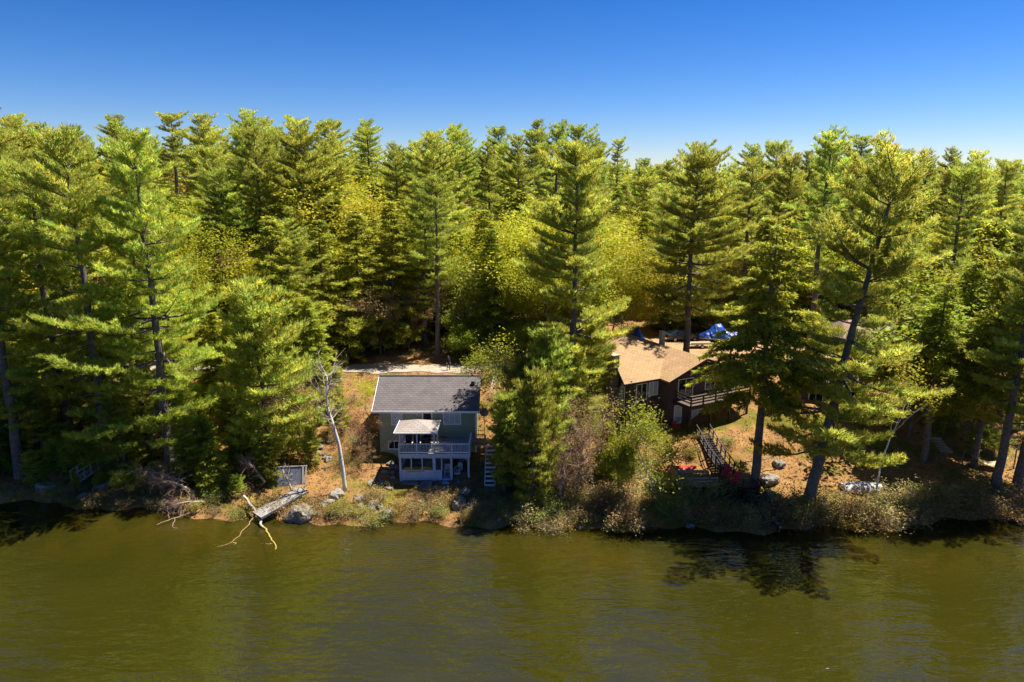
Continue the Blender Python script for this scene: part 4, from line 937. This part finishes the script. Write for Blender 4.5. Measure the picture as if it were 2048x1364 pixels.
covered_boat('large boat on a trailer under a bright blue tarpaulin in the dirt lot', (28.2,89.3,7.18), 3.1, 6.4)
covered_boat('small boat under a peaked blue tarpaulin behind the brick chimney', (15.6,84.2,gz(15.6,84.2)), .5, 3.8, 2.0, ((-1,.5),(-.2,1.4),(.15,2.6),(.4,1.8),(1,.3)), 3)
cr = thing('car', 'dark blue car parked in the dirt lot left of the covered boat', 'car', (23.2,90.6,7.18), .12)
side = [(-2.2,.35),(2.2,.35),(2.25,.7),(1.2,.92),(.55,1.42),(-1.1,1.45),(-1.9,1.0),(-2.25,.9)]
body = MB(); nS = len(side)
for y_, k in ((-.88,1),(.88,1)): body.v += [(x, y_*(.8 if z>1.2 else 1), z) for x,z in side]
body.f = [tuple(range(nS)), tuple(range(nS,2*nS))[::-1]] + [(i,nS+i,nS+(i+1)%nS,(i+1)%nS) for i in range(nS)]
cb_ = part('body', body, M['car'], cr, local=True)
part('windshield', MB().add([(1.14,-.74,.97),(1.14,.74,.97),(.60,.66,1.39),(.60,-.66,1.39)],[(0,1,2,3)]).add([(1.16,-.74,.98),(1.16,.74,.98),(.62,.66,1.40),(.62,-.66,1.40)],[(0,1,2,3)]), M['curtain'], cr, local=True)
for s_ in (-1,1):
    part('side_window', MB().add([(-1.5,s_*.865,.98),(1.0,s_*.865,.98),(.5,s_*.735,1.36),(-1.05,s_*.735,1.38)],[(0,1,2,3)]), M['glass'], cr, local=True)
    part('headlight', MB().box(2.2,2.27,s_*.62-.16,s_*.62+.16,.62,.72), M['plastic_white'], cr, local=True)
    for x in (-1.35,1.4): wheel(cr, x, s_*.82, .32, .32, .2)
tl = thing('flat_trailer', 'small flat trailer in front of the parked car', 'trailer', (24.6,86.6,7.18), .08)
part('bed', MB().box(-1.6,1.4,-.75,.75,.5,.6), M['old_wood'], tl, local=True); part('tongue', MB().bar((1.4,0,.52),(2.7,0,.45),.09), M['dark_wood'], tl, local=True)
part('side_rail', MB().box(-1.6,1.4,-.8,-.755,.52,.78), M['alu'], tl, local=True); part('jack', MB().box(2.55,2.63,-.04,.04,0,.45), M['alu'], tl, local=True)
for s_ in (-1,1): wheel(tl, -.1, s_*.9, .27, .27)

# ------------------------------------------------------------------ left shore: ramp, docks, fallen trees
a = atz(150, 965, 1.2); b = atz(203, 930, 2.0)
rp = thing('ramp', 'aluminium gangway ramp with handrails lying on the left bank', 'ramp', tuple(a))
d = (b-a); Ln = d.length; rr_ = Vector((-d.y,d.x,0)).normalized()
a = a + Vector((0,0,.1)); b = b + Vector((0,0,.15))
for s_ in (-.55,.55):
    part('side_beam', MB().bar(a+rr_*s_, b+rr_*s_, .07,.16), M['alu'], rp)
    for hh_ in (.5,.95): part('handrail', MB().bar(a+rr_*s_+Vector((0,0,hh_)), b+rr_*s_+Vector((0,0,hh_)), .05), M['alu'], rp)
    for q in np.linspace(0,1,5):
        p = a.lerp(b,q)+rr_*s_; part('upright', MB().box(p.x-.025,p.x+.025,p.y-.025,p.y+.025,p.z,p.z+.97), M['alu'], rp)
for q in np.linspace(.04,.96,12): part('rung', MB().bar(a.lerp(b,q)-rr_*.52, a.lerp(b,q)+rr_*.52, .14,.03), M['alu'], rp)

def dock_section(lab, c, sx, sy, rot):
    o = thing('dock_section', lab, 'dock', c, rot[2]); o.rotation_euler = rot
    n = int(sy/.16)
    for i in range(n): part('plank', MB().box(-sx/2,sx/2,-sy/2+i*sy/n+.008,-sy/2+(i+1)*sy/n-.008,0,.045), M['dock'], o, local=True)
    part('frame', MB().box(-sx/2,-sx/2+.08,-sy/2,sy/2,-.18,-.004).box(sx/2-.08,sx/2,-sy/2,sy/2,-.18,-.004).box(-.05,.05,-sy/2,sy/2,-.18,-.004), M['dock_grey'], o, local=True)
    return o
c = atz(562, 1003, 1.05); dock_section('sun bleached dock section sloping from the bank down to the water', c, 1.5, 4.6, (math.radians(11),0,math.radians(-43)))
c = atz(578, 950, 1.9); up = thing('dock_section', 'grey dock panel propped upright above the bleached dock section', 'dock', (c.x,c.y,gz(c.x,c.y)), .1)
part('sheet', MB().slab([(-1.35,-.4,.0),(1.2,-.4,.0),(1.2,.35,1.45),(-1.35,.35,1.45)],.06), M['dock_grey'], up, local=True)
for xk in (1.24,1.5): part('post', MB().bar((xk,-.5,-.1),(xk,.4,1.6),.14,.08), M['dock'], up, local=True)
part('top_board', MB().bar((-1.4,.38,1.5),(1.6,.38,1.5),.1,.12), M['dock'], up, local=True)

def limb_thing(name, lab, cat, paths, loc, grp=None):
    o = thing(name, lab, cat, loc, 0, grp)
    for i, (nm, pts_, r0, r1, m_) in enumerate(paths):
        P = [Vector(p) for p in pts_]; n = 14; Q = []
        for k in range(n+1):
            t = k/n*(len(P)-1); i0 = min(int(t), len(P)-2); Q.append(P[i0].lerp(P[i0+1], t-i0))
        for k in range(1, n): Q[k] = (Q[k-1]+Q[k]*2+Q[k+1])/4 + Vector((R.gauss(0,.06),R.gauss(0,.06),R.gauss(0,.015)))
        mb = MB(); mb.sm = True; mb.tube(Q, np.linspace(r0,r1,n+1), 8); part(nm, mb, M[m_], o)
    return o
p0 = atz(487, 992, 1.5); p1 = atz(513,1025,.55); p2 = atz(527,1055,.06); p3 = atz(548,1085,.0); p4 = atz(557,1113,-.1)
q1 = atz(500,1045,.12); q2 = atz(468,1083,.02); q3 = atz(432,1094,.0); r1_ = atz(466,1085,-.02); r2_ = atz(482,1103,-.14)
limb_thing('fallen_birch','fallen forked birch trunk reaching into the lake with yellowed limbs','fallen tree',
    [('trunk',[p0,p1,p2],.13,.10,'silver'),('limb',[p2,p3,p4],.09,.03,'algae'),('limb',[p1+Vector((-.1,0,-.1)),q1,q2,q3],.06,.02,'rusty'),('limb',[r1_,r2_],.05,.02,'algae'),('limb',[p3,p3+Vector((-.5,-.3,-.02))],.035,.015,'algae')], tuple(p0))
s0 = atz(400,1020,.5); s1 = atz(350,1035,.25); s2 = atz(313,1050,.2)
limb_thing('fallen_branch','bare pinkish branch drooping over the dark water at left','branch',
    [('stem',[s0,s1,s2],.06,.015,'deadwood'),('twig',[s1,s1+Vector((.3,-1.2,-.25)),s1+Vector((1.6,-1.8,-.3))],.03,.008,'deadwood'),('twig',[s1+Vector((-.5,-.1,0)),s1+Vector((-.9,.7,.3))],.02,.006,'deadwood'),('twig',[s1+Vector((.4,.05,0)),s1+Vector((.3,.7,.35))],.02,.006,'deadwood')], tuple(s0))
t0 = atz(1105,1018,1.0); t1 = atz(1140,1045,.25)
limb_thing('fallen_branch','pale fallen branch on the lot shore','branch',[('stem',[t0,t1],.08,.04,'silver'),('twig',[t0.lerp(t1,.4),t0.lerp(t1,.4)+Vector((1.5,.2,.3)),t0.lerp(t1,.5)+Vector((2.6,-.8,-.1))],.04,.012,'silver')],tuple(t0))
t0 = atz(1530,918,2.7); t1 = atz(1462,930,2.5)
limb_thing('fallen_branch','dark pole lying across the slope beside the black stairs','branch',[('stem',[t0+Vector((2,.6,.3)),t0,t1],.05,.06,'bark2')],tuple(t0))
t0 = atz(1838,1010,1.3); limb_thing('fallen_branch','thin pale stick in the right shore shrubs','branch',[('stem',[t0+Vector((.6,.6,.6)),t0,t0+Vector((-.9,-.5,-.4))],.03,.015,'silver')],tuple(t0))

# bleached dead birch left of the green house
gd = np.random.default_rng(404)
B0 = atz(690,976,1.25); B0.z = gz(B0.x,B0.y)
db = thing('dead_birch','bleached leafless birch snag standing left of the green house','dead tree',tuple(B0))
tp = [(0,0,-.2),(-.1,0,2),(-.35,.1,4.5),(-.85,.15,6.6),(-1.15,.2,7.6),(-1.2,.2,9.2),(-1.05,.3,10.6)]
limb = MB(); limb.sm = True
nn = 20; tq = np.linspace(0,6,nn); P = np.array([[np.interp(t,range(7),[q[i] for q in tp]) for i in range(3)] for t in tq]); limb.tube(P, np.linspace(.2,.05,nn), 9); part('trunk', limb, M['birch'], db, local=True)
for k in range(30):
    i = int(gd.integers(9, nn)); az = gd.uniform(0,6.28); Lb = gd.uniform(.8,2.6); e_ = gd.uniform(.2,1.3)
    s_ = np.linspace(0,1,6)[:,None]; dv = np.array([math.cos(az),math.sin(az),0])
    pth = P[i] + dv*Lb*s_*.8 + np.array([0,0,1])*Lb*e_*s_**1.4 + gd.normal(size=(6,3))*.05*s_
    mb = MB(); mb.tube(pth, np.linspace(.05,.012,6), 5)
    for w_ in range(9):
        j = int(gd.integers(2,6)); tw = pth[j] + s_*(dv*.5+gd.normal(size=3)*.5+np.array([0,0,.5]))*gd.uniform(.3,.9); mb.tube(tw, np.linspace(.016,.005,6), 3, False)
    part('limb', mb, M['silver'], db, local=True)

# dead brush: fallen crowns of twigs
def dead_crown(lab, c, Ln, dirv, seed, mname='deadwood', n=46, spread=.5):
    g = np.random.default_rng(seed); o = thing('dead_tree', lab, 'dead tree', tuple(c)); D = np.array(dirv, float); D /= np.linalg.norm(D)
    s_ = np.linspace(0,1,7)[:,None]; stem = s_*D*Ln*.75 + np.array([0,0,1])*.25*np.sin(s_*3.1)*Ln*.2
    mb = MB(); mb.sm = True; mb.tube(stem, np.linspace(.13,.03,7), 7); part('trunk', mb, M['silver'], o, local=True)
    mb = MB()
    for k in range(n):
        t = g.uniform(.15,1); b_ = np.array([np.interp(t,s_[:,0],stem[:,i]) for i in range(3)]); dv = D*.8 + g.normal(size=3)*spread; dv /= np.linalg.norm(dv); l_ = Ln*g.uniform(.2,.5)
        q = np.linspace(0,1,5)[:,None]; pth = b_ + q*dv*l_ + np.array([0,0,-.12])*q**2*l_ + g.normal(size=(5,3))*.02; mb.tube(pth, np.linspace(.022,.006,5), 3, False)
        for w_ in range(6):
            j = int(g.integers(1,5)); tw = pth[j] + np.linspace(0,1,3)[:,None]*(dv*.6+g.normal(size=3)*.6)*l_*.3; mb.tube(tw, np.linspace(.011,.004,3), 3, False)
    tw_ = part('twigs', mb, M[mname], o, local=True); tw_['kind'] = 'stuff'; return o
c = atz(390,985,1.3); dead_crown('fallen dead crown of curving pinkish twigs on the left bank', c, 4.2, (-.9,-.1,.45), 5)
c = atz(410,1005,.8); dead_crown('lower fallen dead crown hanging toward the water on the left bank', c, 3.6, (-.95,-.3,.05), 6)
c = atz(530,965,1.6); dead_crown('tangle of dead twigs beside the grey dock panel', c, 3.4, (-.5,.1,.6), 7, 'deadwood', 36, .7)
c = atz(585,985,1.2); dead_crown('tangle of bare grey twigs in front of the grey dock panel', c, 3.0, (-.35,.1,.9), 17, 'silver', 30, .7)
c = atz(360,960,1.8); dead_crown('upper fallen dead crown of reddish twigs on the left bank', c, 4.4, (-.8,-.2,.3), 18, 'deadwood', 50, .6)
c = atz(1120,1005,1.0); dead_crown('upright dead crown of reddish twigs near the lot waterline', c, 5.0, (.05,.1,1), 8, 'deadwood', 60, .6)
c = atz(1155,985,1.3); dead_crown('taller dead crown of grey twigs in the lot', c, 6.2, (.1,.1,1), 9, 'silver', 60, .55)

# ------------------------------------------------------------------ rocks
import bmesh
def rock_mesh(seed, flat=.6):
    bm = bmesh.new(); bmesh.ops.create_icosphere(bm, subdivisions=3, radius=1); o = Vector((seed*3.7, seed*1.3, seed*.7))
    for v in bm.verts:
        d_ = v.co.normalized(); k = 1 + .55*(mnoise.noise(d_*1.1+o)) + .22*mnoise.noise(d_*2.7+o) + .08*mnoise.noise(d_*6+o)
        v.co = d_*k; v.co.z *= flat
    me = bpy.data.meshes.new('rock'); bm.to_mesh(me); bm.free(); return me
ROCKS = [rock_mesh(i, f) for i, f in ((1,.6),(2,.75),(3,.5),(4,.85),(5,.65))]
for i, m_ in enumerate(ROCKS): m_.materials.append(M['rock' if i % 2 else 'rock2'])
def rock(px, py, z, w, lab, v=0, grp=None, hgt=1.):
    c = atz(px, py, z); o = bpy.data.objects.new('rock', ROCKS[v % 5]); link(o); g0 = gz(c.x, c.y)
    o.location = (c.x, c.y, max(g0, -.1) + w*.08); o.scale = (w/2, w/2*R.uniform(.7,1), w/2*hgt); o.rotation_euler = (R.uniform(-.2,.2), R.uniform(-.2,.2), R.uniform(0,6.28)); tag(o, lab, 'rock', grp); return o
rock(1537,948,2.0,1.9,'big pale boulder right of the black stairs below the hemlock',0)
rock(1545,1003,1.0,1.9,'rounded grey boulder in the shrubs beside the lower black stairs',3)
rock(1925,985,1.2,.8,'small grey boulder at the right shore between two trunks',1); rock(2028,985,1.2,.9,'small boulder at the foot of the rightmost trunk',2)
rock(598,1028,.4,2.3,'large grey boulder at the waterline under the dock section',3,hgt=1.1); rock(673,992,1.0,1.6,'mossy boulder at the foot of the dead birch',0)
rock(772,1028,.4,1.5,'pale pointed boulder at the waterline left of the green porch',1); rock(745,1015,.6,1.1,'pale flat rock left of the pointed boulder',2)
rock(718,1000,.8,1.0,'pale rock in the stone row below the fire ring',4); rock(655,1015,.5,1.2,'rock between the dead birch and the water',2)
rock(918,1018,.5,1.3,'angular grey boulder standing at the waterline below the porch',1,hgt=1.5); rock(945,1015,.5,1.0,'small stone beside the angular boulder',2)
rock(930,988,.9,1.1,'flat ledge rock right of the porch steps',4); rock(350,1008,.4,1.4,'grey boulder at the dark waterline on the left',3); rock(385,1010,.3,1.0,'smaller boulder right of the dark waterline boulder',1)
rock(95,975,.8,1.8,'brown boulder on the far left bank',0); rock(205,975,.8,1.7,'pale boulder below the aluminium ramp',2); rock(170,1000,.3,1.0,'small rock at the left waterline',4)
rock(560,880,3.2,1.0,'stone beside the young pine above the dock panel',4)
rock(1160,925,2.2,.6,'small pale stone in the lot',2); rock(1450,925,2.5,.9,'dark stone left of the black stairs pole',3); rock(1560,905,3.0,1.3,'dark mossy rock above the pale boulder',1)
for i in range(16):
    rock(R.uniform(560,800), R.uniform(1000,1036), .4, R.uniform(.35,.8), 'small pale shore stone below the green house yard', i, 'small shore stones below the green house yard')
for i in range(12):
    rock(R.uniform(628,665), 868+i*5+R.uniform(-2,2), 3.2-i*.1, R.uniform(.4,.8), 'pale stone of the rough stone steps left of the green house', i, 'stones of the rough steps on the slope')
for i in range(9):
    rock(R.uniform(765,800), R.uniform(895,965), 2., R.uniform(.4,.8), 'stone heaped against the left side of the porch', i, 'stones heaped at the left of the porch')
for i in range(8):
    rock(R.uniform(912,936), R.uniform(905,950), 2., R.uniform(.4,.7), 'tan stone piled under the right end of the deck', i, 'tan stones under the right end of the deck')
for i in range(14):
    rock(R.uniform(980,1960), R.uniform(1040,1052), .2, R.uniform(.4,.9), 'small rock half hidden in the shore shrubs', i, 'small rocks in the shore shrubs')
fp = thing('fire_ring', 'ring of dark stones for a camp fire left of the porch', 'fire pit', (*atz(752,965,1.2).xy, 0)); fp.location.z = gz(fp.location.x, fp.location.y)
for k in range(10):
    o = bpy.data.objects.new('stone', ROCKS[k % 5]); link(o, fp); o.location = (.6*math.cos(k*.628), .6*math.sin(k*.628), .08); o.scale = (.22,.18,.2); o.rotation_euler = (0,0,k)
for (x0,x1,y0,y1,lab) in ((-8.4,-7.3,57.0,58.6,'grey plank walkway slab in front of the screened porch'),(-7.2,-5.3,57.0,57.7,'long grey stone slab below the porch step'),(-10.2,-8.6,58.0,58.6,'flat grey stone slab at the left foot of the porch')):
    z_ = gz((x0+x1)/2,(y0+y1)/2); mb = MB()
    mb.prism([(x0+R.uniform(0,.1),y0),(x1-R.uniform(0,.1),y0+.05),(x1,y1-.04),(x0+.05,y1)], z_-.2, z_+.14); single('stone_slab', mb, M['rock'], lab, 'slab', ((x0+x1)/2,(y0+y1)/2,z_))

# ------------------------------------------------------------------ right yard
hk = atz(1985,905,3.0); hm = thing('hammock', 'tan hammock hung low between trees at the right edge', 'hammock', (hk.x,hk.y,gz(hk.x,hk.y)))
mb = MB(); mb.sm = True; n = 12; zb = gz(hk.x,hk.y)
for i in range(n+1):
    xx = -1+2*i/n; ww = .5*math.cos(xx*1.35)
    for j in range(5): mb.v.append((hk.x+xx*1.6, hk.y+(-1+j/2)*ww, zb+.45+.7*xx*xx - .12*(1-abs(-1+j/2))*(1-xx*xx)))
for i in range(n):
    for j in range(4): mb.f.append((i*5+j,i*5+5+j,i*5+6+j,i*5+j+1))
part('bed', mb, M['canvas'], hm)
part('rope', MB().bar((hk.x-1.58,hk.y,zb+1.14),(hk.x-2.5,hk.y+.3,zb+1.7),.025).bar((hk.x+1.58,hk.y,zb+1.14),(hk.x+2.5,hk.y+.3,zb+1.7),.025), M['canvas'], hm)
for s_ in (-1,1): part('post', MB().tube([(hk.x+s_*2.5,hk.y+.3,zb-.3),(hk.x+s_*2.5,hk.y+.3,zb+1.9)],.06,8), M['bark2'], hm)
k0 = atz(1890,862,4.0); zs = gz(k0.x,k0.y); ws = thing('wooden_steps', 'grey wooden steps on the right yard slope', 'stairs', (k0.x,k0.y,zs))
for i in range(6):
    yy = k0.y-.8+i*.4; z_ = gz(k0.x,yy)+.08; part('step', MB().box(k0.x-.6,k0.x+.6,yy,yy+.34,z_-.12,z_+.06), M['old_wood'], ws)
for px, py, z0_, col_, lab in ((2003,795,5.5,'red','orange red kayak standing by the trees at the right edge'),(2036,825,4.8,'royal','blue kayak on the ground at the right edge')):
    q = atz(px,py,z0_); kayak('kayak', lab, (q.x,q.y,gz(q.x,q.y)+.1), .3, 2.8, .7, .45, (col_,))

# far house on the ridge
fx, fy_ = xat(1925, 420, 30), 420; fzz = gz(fx, fy_)
fh = thing('house', 'tiny grey house on the far right ridge', 'house', (fx,fy_,fzz))
zt = zat(343, fy_)
part('wall', MB().box(fx-7,fx+7,fy_-4,fy_+4,fzz-3,zt-1.6), M['flue'], fh); part('roof', MB().add([(fx-8,fy_-5,zt-1.6),(fx+8,fy_-5,zt-1.6),(fx+8,fy_+5,zt-1.6),(fx-8,fy_+5,zt-1.6),(fx-8,fy_,zt+1.2),(fx+8,fy_,zt+1.2)],[(0,1,5,4),(2,3,4,5),(0,4,3),(1,2,5),(3,2,1,0)]), M['roof_grey'], fh)
part('chimney', MB().box(fx-.6,fx+.6,fy_-.6,fy_+.6,zt+.5,zt+2.4), M['flue'], fh)

# ------------------------------------------------------------------ the walker on the road
def person(lab, X, Y, rz):
    z = gz(X, Y) + .055
    J = {'pelvis':((0,0,.95),.15),'waist':((0,.0,1.12),.135),'chest':((0,-.01,1.34),.165),'neck':((0,0,1.50),.062),'head':((0,-.02,1.60),.095),'crown':((0,-.01,1.71),.085)}
    E = [('pelvis','waist'),('waist','chest'),('chest','neck'),('neck','head'),('head','crown')]
    for s_, n_ in ((-1,'l'),(1,'r')):
        sw = s_*.16
        J.update({n_+'hip':((s_*.09,0,.90),.105),n_+'knee':((s_*.10,-sw*.8-.03,.50),.068),n_+'ank':((s_*.10,sw*-.9+.05,.09),.045),n_+'toe':((s_*.11,sw*-.9-.12,.04),.04),
                  n_+'sh':((s_*.19,0,1.42),.07),n_+'elb':((s_*.27,.03+sw*.4,1.14),.05),n_+'wri':((s_*.27,-.08+sw*.5,.92),.034),n_+'palm':((s_*.265,-.11+sw*.5,.84),.036)})
        E += [('pelvis',n_+'hip'),(n_+'hip',n_+'knee'),(n_+'knee',n_+'ank'),(n_+'ank',n_+'toe'),('chest',n_+'sh'),(n_+'sh',n_+'elb'),(n_+'elb',n_+'wri'),(n_+'wri',n_+'palm')]
        px_, py_, pz_ = J[n_+'palm'][0]
        for k in range(4):
            ln = (.075,.085,.08,.062)[k]; J[f'{n_}f{k}a'] = ((px_-s_*.0, py_-.03+.02*k, pz_-.045),.010); J[f'{n_}f{k}b'] = ((px_-s_*.02, py_-.035+.02*k, pz_-.045-ln*.8),.009); E += [(n_+'palm',f'{n_}f{k}a'),(f'{n_}f{k}a',f'{n_}f{k}b')]
        J[n_+'ta'] = ((px_-s_*.02,py_-.05,pz_-.01),.011); J[n_+'tb'] = ((px_-s_*.03,py_-.07,pz_-.05),.009); E += [(n_+'palm',n_+'ta'),(n_+'ta',n_+'tb')]
    ks = list(J); me = bpy.data.meshes.new('body'); me.from_pydata([J[k][0] for k in ks], [(ks.index(a_),ks.index(b_)) for a_,b_ in E], [])
    o = bpy.data.objects.new('body', me); COL.objects.link(o)
    sk = o.modifiers.new('s','SKIN'); sv = me.skin_vertices[0].data
    for i, k in enumerate(ks): r_ = J[k][1]; sv[i].radius = (r_*(1.2 if k in ('chest','waist','pelvis') else 1), r_); sv[i].use_root = (k == 'pelvis')
    o.modifiers.new('d','SUBSURF').levels = 1
    dg = bpy.context.evaluated_depsgraph_get(); m2_ = bpy.data.meshes.new_from_object(o.evaluated_get(dg)); bpy.data.objects.remove(o)
    for k in ('skin','cloth','trouser','black'): m2_.materials.append(M[k])
    for p in m2_.polygons:
        c_ = p.center; p.use_smooth = True
        p.material_index = 0 if (c_.z > 1.5 or (abs(c_.x) > .2 and c_.z < .93)) else (1 if c_.z > .93 else (3 if c_.z < .1 else 2))
    root = thing('person', lab, 'person', (X,Y,z), rz)
    link(bpy.data.objects.new('body', m2_), root)
    hr = MB(); hr.sm = True
    for i in range(6):
        t = i/5*1.75
        for k in range(12): hr.v.append((.108*math.sin(t)*math.cos(k*.5236), .012+.118*math.sin(t)*math.sin(k*.5236)+(.02 if t>1 else 0), 1.655+.125*math.cos(t)))
    for i in range(5):
        for k in range(12): hr.f.append((i*12+k,i*12+(k+1)%12,i*12+12+(k+1)%12,i*12+12+k))
    part('hair', hr, M['hair'], root, local=True)
    fc = MB()
    for s_ in (-1,1): fc.box(s_*.035-.012,s_*.035+.012,-.118,-.1,1.61,1.622)
    fc.box(-.025,.025,-.116,-.098,1.545,1.553); part('face', fc, M['hair'], root, local=True)
    part('nose', MB().add([(-.016,-.11,1.57),(.016,-.11,1.57),(0,-.145,1.575),(0,-.108,1.615)],[(0,1,2),(0,2,3),(1,3,2)]), M['skin'], root, local=True)
    return root
pw = atz(897,740,6.75); person('person in dark clothes walking on the gravel road', pw.x, pw.y, .5)

# ------------------------------------------------------------------ shore shrubs
SN = ['olive brown','pinkish brown','green','yellow green','reddish bare twigged']
segs = [(0,330,'at the dark left shore',18),(330,540,'among the fallen twigs on the left shore',9),(560,830,'on the shore below the green house',13),(830,1040,'on the shore below the porch',10),(1040,1270,'along the lot waterline',13),(1270,1500,'on the shore below the wooden platform',16),(1540,1700,'on the shore below the leaning pine',14),(1700,2048,'on the right shore below the white rowboat',30)]
for a_, b_, where, n_ in segs:
    for i in range(n_):
        px = a_ + (b_-a_)*(i+R.random())/n_; Xs = xat(px, 54, .8); Ys = float(shoreY(Xs)) + R.uniform(.05,1.0) + (R.uniform(.4,2.2) if i % 2 else 0); v = R.choices(range(5), [3,3,3,2,3])[0]
        plant('shrub', Xs, Ys, R.uniform(.8,1.5)*(1.25 if px > 1250 else .85), f'{SN[v]} shrub {where}', group=f'shrubs {where}', var=v, rnd=R, wide=R.uniform(.9,1.3))
for px, py, z_, v, h_, lab in ((790,1008,1.0,3,1.1,'bright yellow green shrub in front of the porch'),(850,1000,1.,0,.9,'brown shrub beside the plank walkway'),(740,870,3.,3,1.2,'yellow green bush against the left wall of the green house'),(735,890,2.6,2,1.3,'dark green bush below the left wall of the green house'),(1290,905,2.8,3,.8,'low yellow shrub below the brown house'),(1380,910,2.5,3,.8,'yellow green shrub left of the black stairs'),(1450,890,3.,2,.7,'small green shrub right of the black stairs'),(1270,870,3.5,2,1.4,'green bush at the corner of the brown house'),(1345,985,1.2,2,2.0,'tall green bush below the wooden platform, left'),(1400,1000,1.,2,2.0,'tall green bush below the wooden platform, right')):
    q = atz(px, py, z_); plant('shrub', q.x, q.y, h_, lab, var=v, rnd=R, wide=1.2)

for i in range(26):
    px = R.uniform(1035,1275); q = atz(px, R.uniform(950,1030), 1.2); v = R.choice([0,1,4,4,2]); plant('shrub', q.x, q.y, R.uniform(.9,1.9), f'{SN[v]} shrub on the lot slope', group='shrubs on the lot slope', var=v, rnd=R, wide=1.2)
for i in range(16):
    px = R.uniform(1285,1420); q = atz(px, R.uniform(872,912) if px > 1310 else R.uniform(880,990), 2.2); v = R.choice([3,2,0,3]); plant('shrub', q.x, q.y, R.uniform(.5,1.0), f'low {SN[v]} shrub on the slope below the brown house', group='low shrubs below the brown house', var=v, rnd=R, wide=1.3)
for i in range(16):
    px = R.uniform(590,760); q = atz(px, R.uniform(840,1000), 2.2); v = R.choice([0,1,4,3]); plant('shrub', q.x, q.y, R.uniform(.4,.9), f'low {SN[v]} shrub on the slope left of the green house', group='low shrubs left of the green house', var=v, rnd=R, wide=1.3)
# ground cover of dry leaves, grass tufts and sprigs
g = np.random.default_rng(77); n = 26000
Xs = g.uniform(-52,50,n); Ys = shoreY(Xs) + .3 + 24*g.random(n)**1.1
ok = ~((Xs > -11) & (Xs < -3.4) & (Ys > 58) & (Ys < 71)) & ~((Xs>11)&(Xs<24)&(Ys>65.5)&(Ys<78)) & ~((Ys>76)&(Ys<80.3))
Xs, Ys = Xs[ok], Ys[ok]; P = np.stack([Xs, Ys, ground(Xs, Ys)], 1)
patch = np.array([mnoise.noise(Vector((x*.25, y*.25, 3.))) for x, y in zip(Xs, Ys)])
T = tints(len(P), g, .5, 1.3, .1); T[patch > .1] *= np.array([.62,.9,.35])
V, Fq, C = needles(P, np.repeat(np.array([[0,0,1.]]), len(P), 0), 3, .15, .07, .8, g, T)
me = np_mesh('ground_cover', V, Fq, col=C); me.materials.append(M['grass']); o = bpy.data.objects.new('ground_cover', me); link(o); o['kind'] = 'stuff'
tag(o, 'dry leaves, grass tufts and sprigs on the slope', 'ground cover')

# far wood on the distant ridges: one mass
g = np.random.default_rng(88); n = 5200
Yf = 232 + 900*g.random(n)**1.6; Xf = (g.random(n)*2-1)*(.85*Yf+30); Zf = ground(Xf, Yf)
PT, PD, PC = [], [], []
pinem = g.random(n) < .45
for x, y, z_, pn in zip(Xf, Yf, Zf, pinem):
    hh_ = g.uniform(12,22) if pn else g.uniform(8,14); k = 26; u = g.random(k); rr_ = (2.6*(1-u) + .4 if pn else 3.2*np.sin(np.clip(u*1.1+.15,0,1)*3.14))*np.sqrt(g.random(k)); aa = g.uniform(0,6.28,k)
    PT.append(np.stack([x+rr_*np.cos(aa), y+rr_*np.sin(aa), z_+hh_*(.25+.75*u)],1)); c_ = np.array([.8,1.0,.9]) if pn else np.array([1.25,.95,.9])*g.uniform(.7,1.1)
    PC.append(np.repeat((c_*g.uniform(.6,1.1))[None],k,0)*g.uniform(.8,1.2,(k,1)))
PT = np.concatenate(PT); PC = np.concatenate(PC)
V, Fq, C = needles(PT, np.repeat(np.array([[0,0,.6]]), len(PT), 0), 3, 1.7, 1.0, .6, g, PC)
me = np_mesh('far_wood', V, Fq, col=C); me.materials.append(M['pine']); o = bpy.data.objects.new('far_wood', me); link(o); o['kind'] = 'stuff'
tag(o, 'distant wood of pines and bare trees on the far ridges', 'wood')
for ob_ in bpy.data.objects:
    if 'off' in ob_.keys(): del ob_['off']
# alike things in one group are told apart by their order from the left
ORD = ['first','second','third','fourth','fifth','sixth','seventh','eighth','ninth','tenth','eleventh','twelfth','thirteenth','fourteenth','fifteenth','sixteenth','seventeenth','eighteenth','nineteenth','twentieth'] + ['twenty-'+w for w in ('first','second','third','fourth','fifth','sixth','seventh','eighth','ninth')]
byl = {}
for ob_ in bpy.data.objects:
    if ob_.parent is None and 'label' in ob_.keys(): byl.setdefault(ob_['label'], []).append(ob_)
for lab_, os_ in byl.items():
    if 1 < len(os_) <= 30 and len(lab_.split()) <= 13:
        os_.sort(key=lambda q: q.location.x/(q.location.y*CP + (H-q.location.z)*SP))
        for i, q in enumerate(os_): q['label'] = lab_ + (', leftmost one' if i == 0 else (', rightmost one' if i == len(os_)-1 else f', {ORD[i]} from left'))
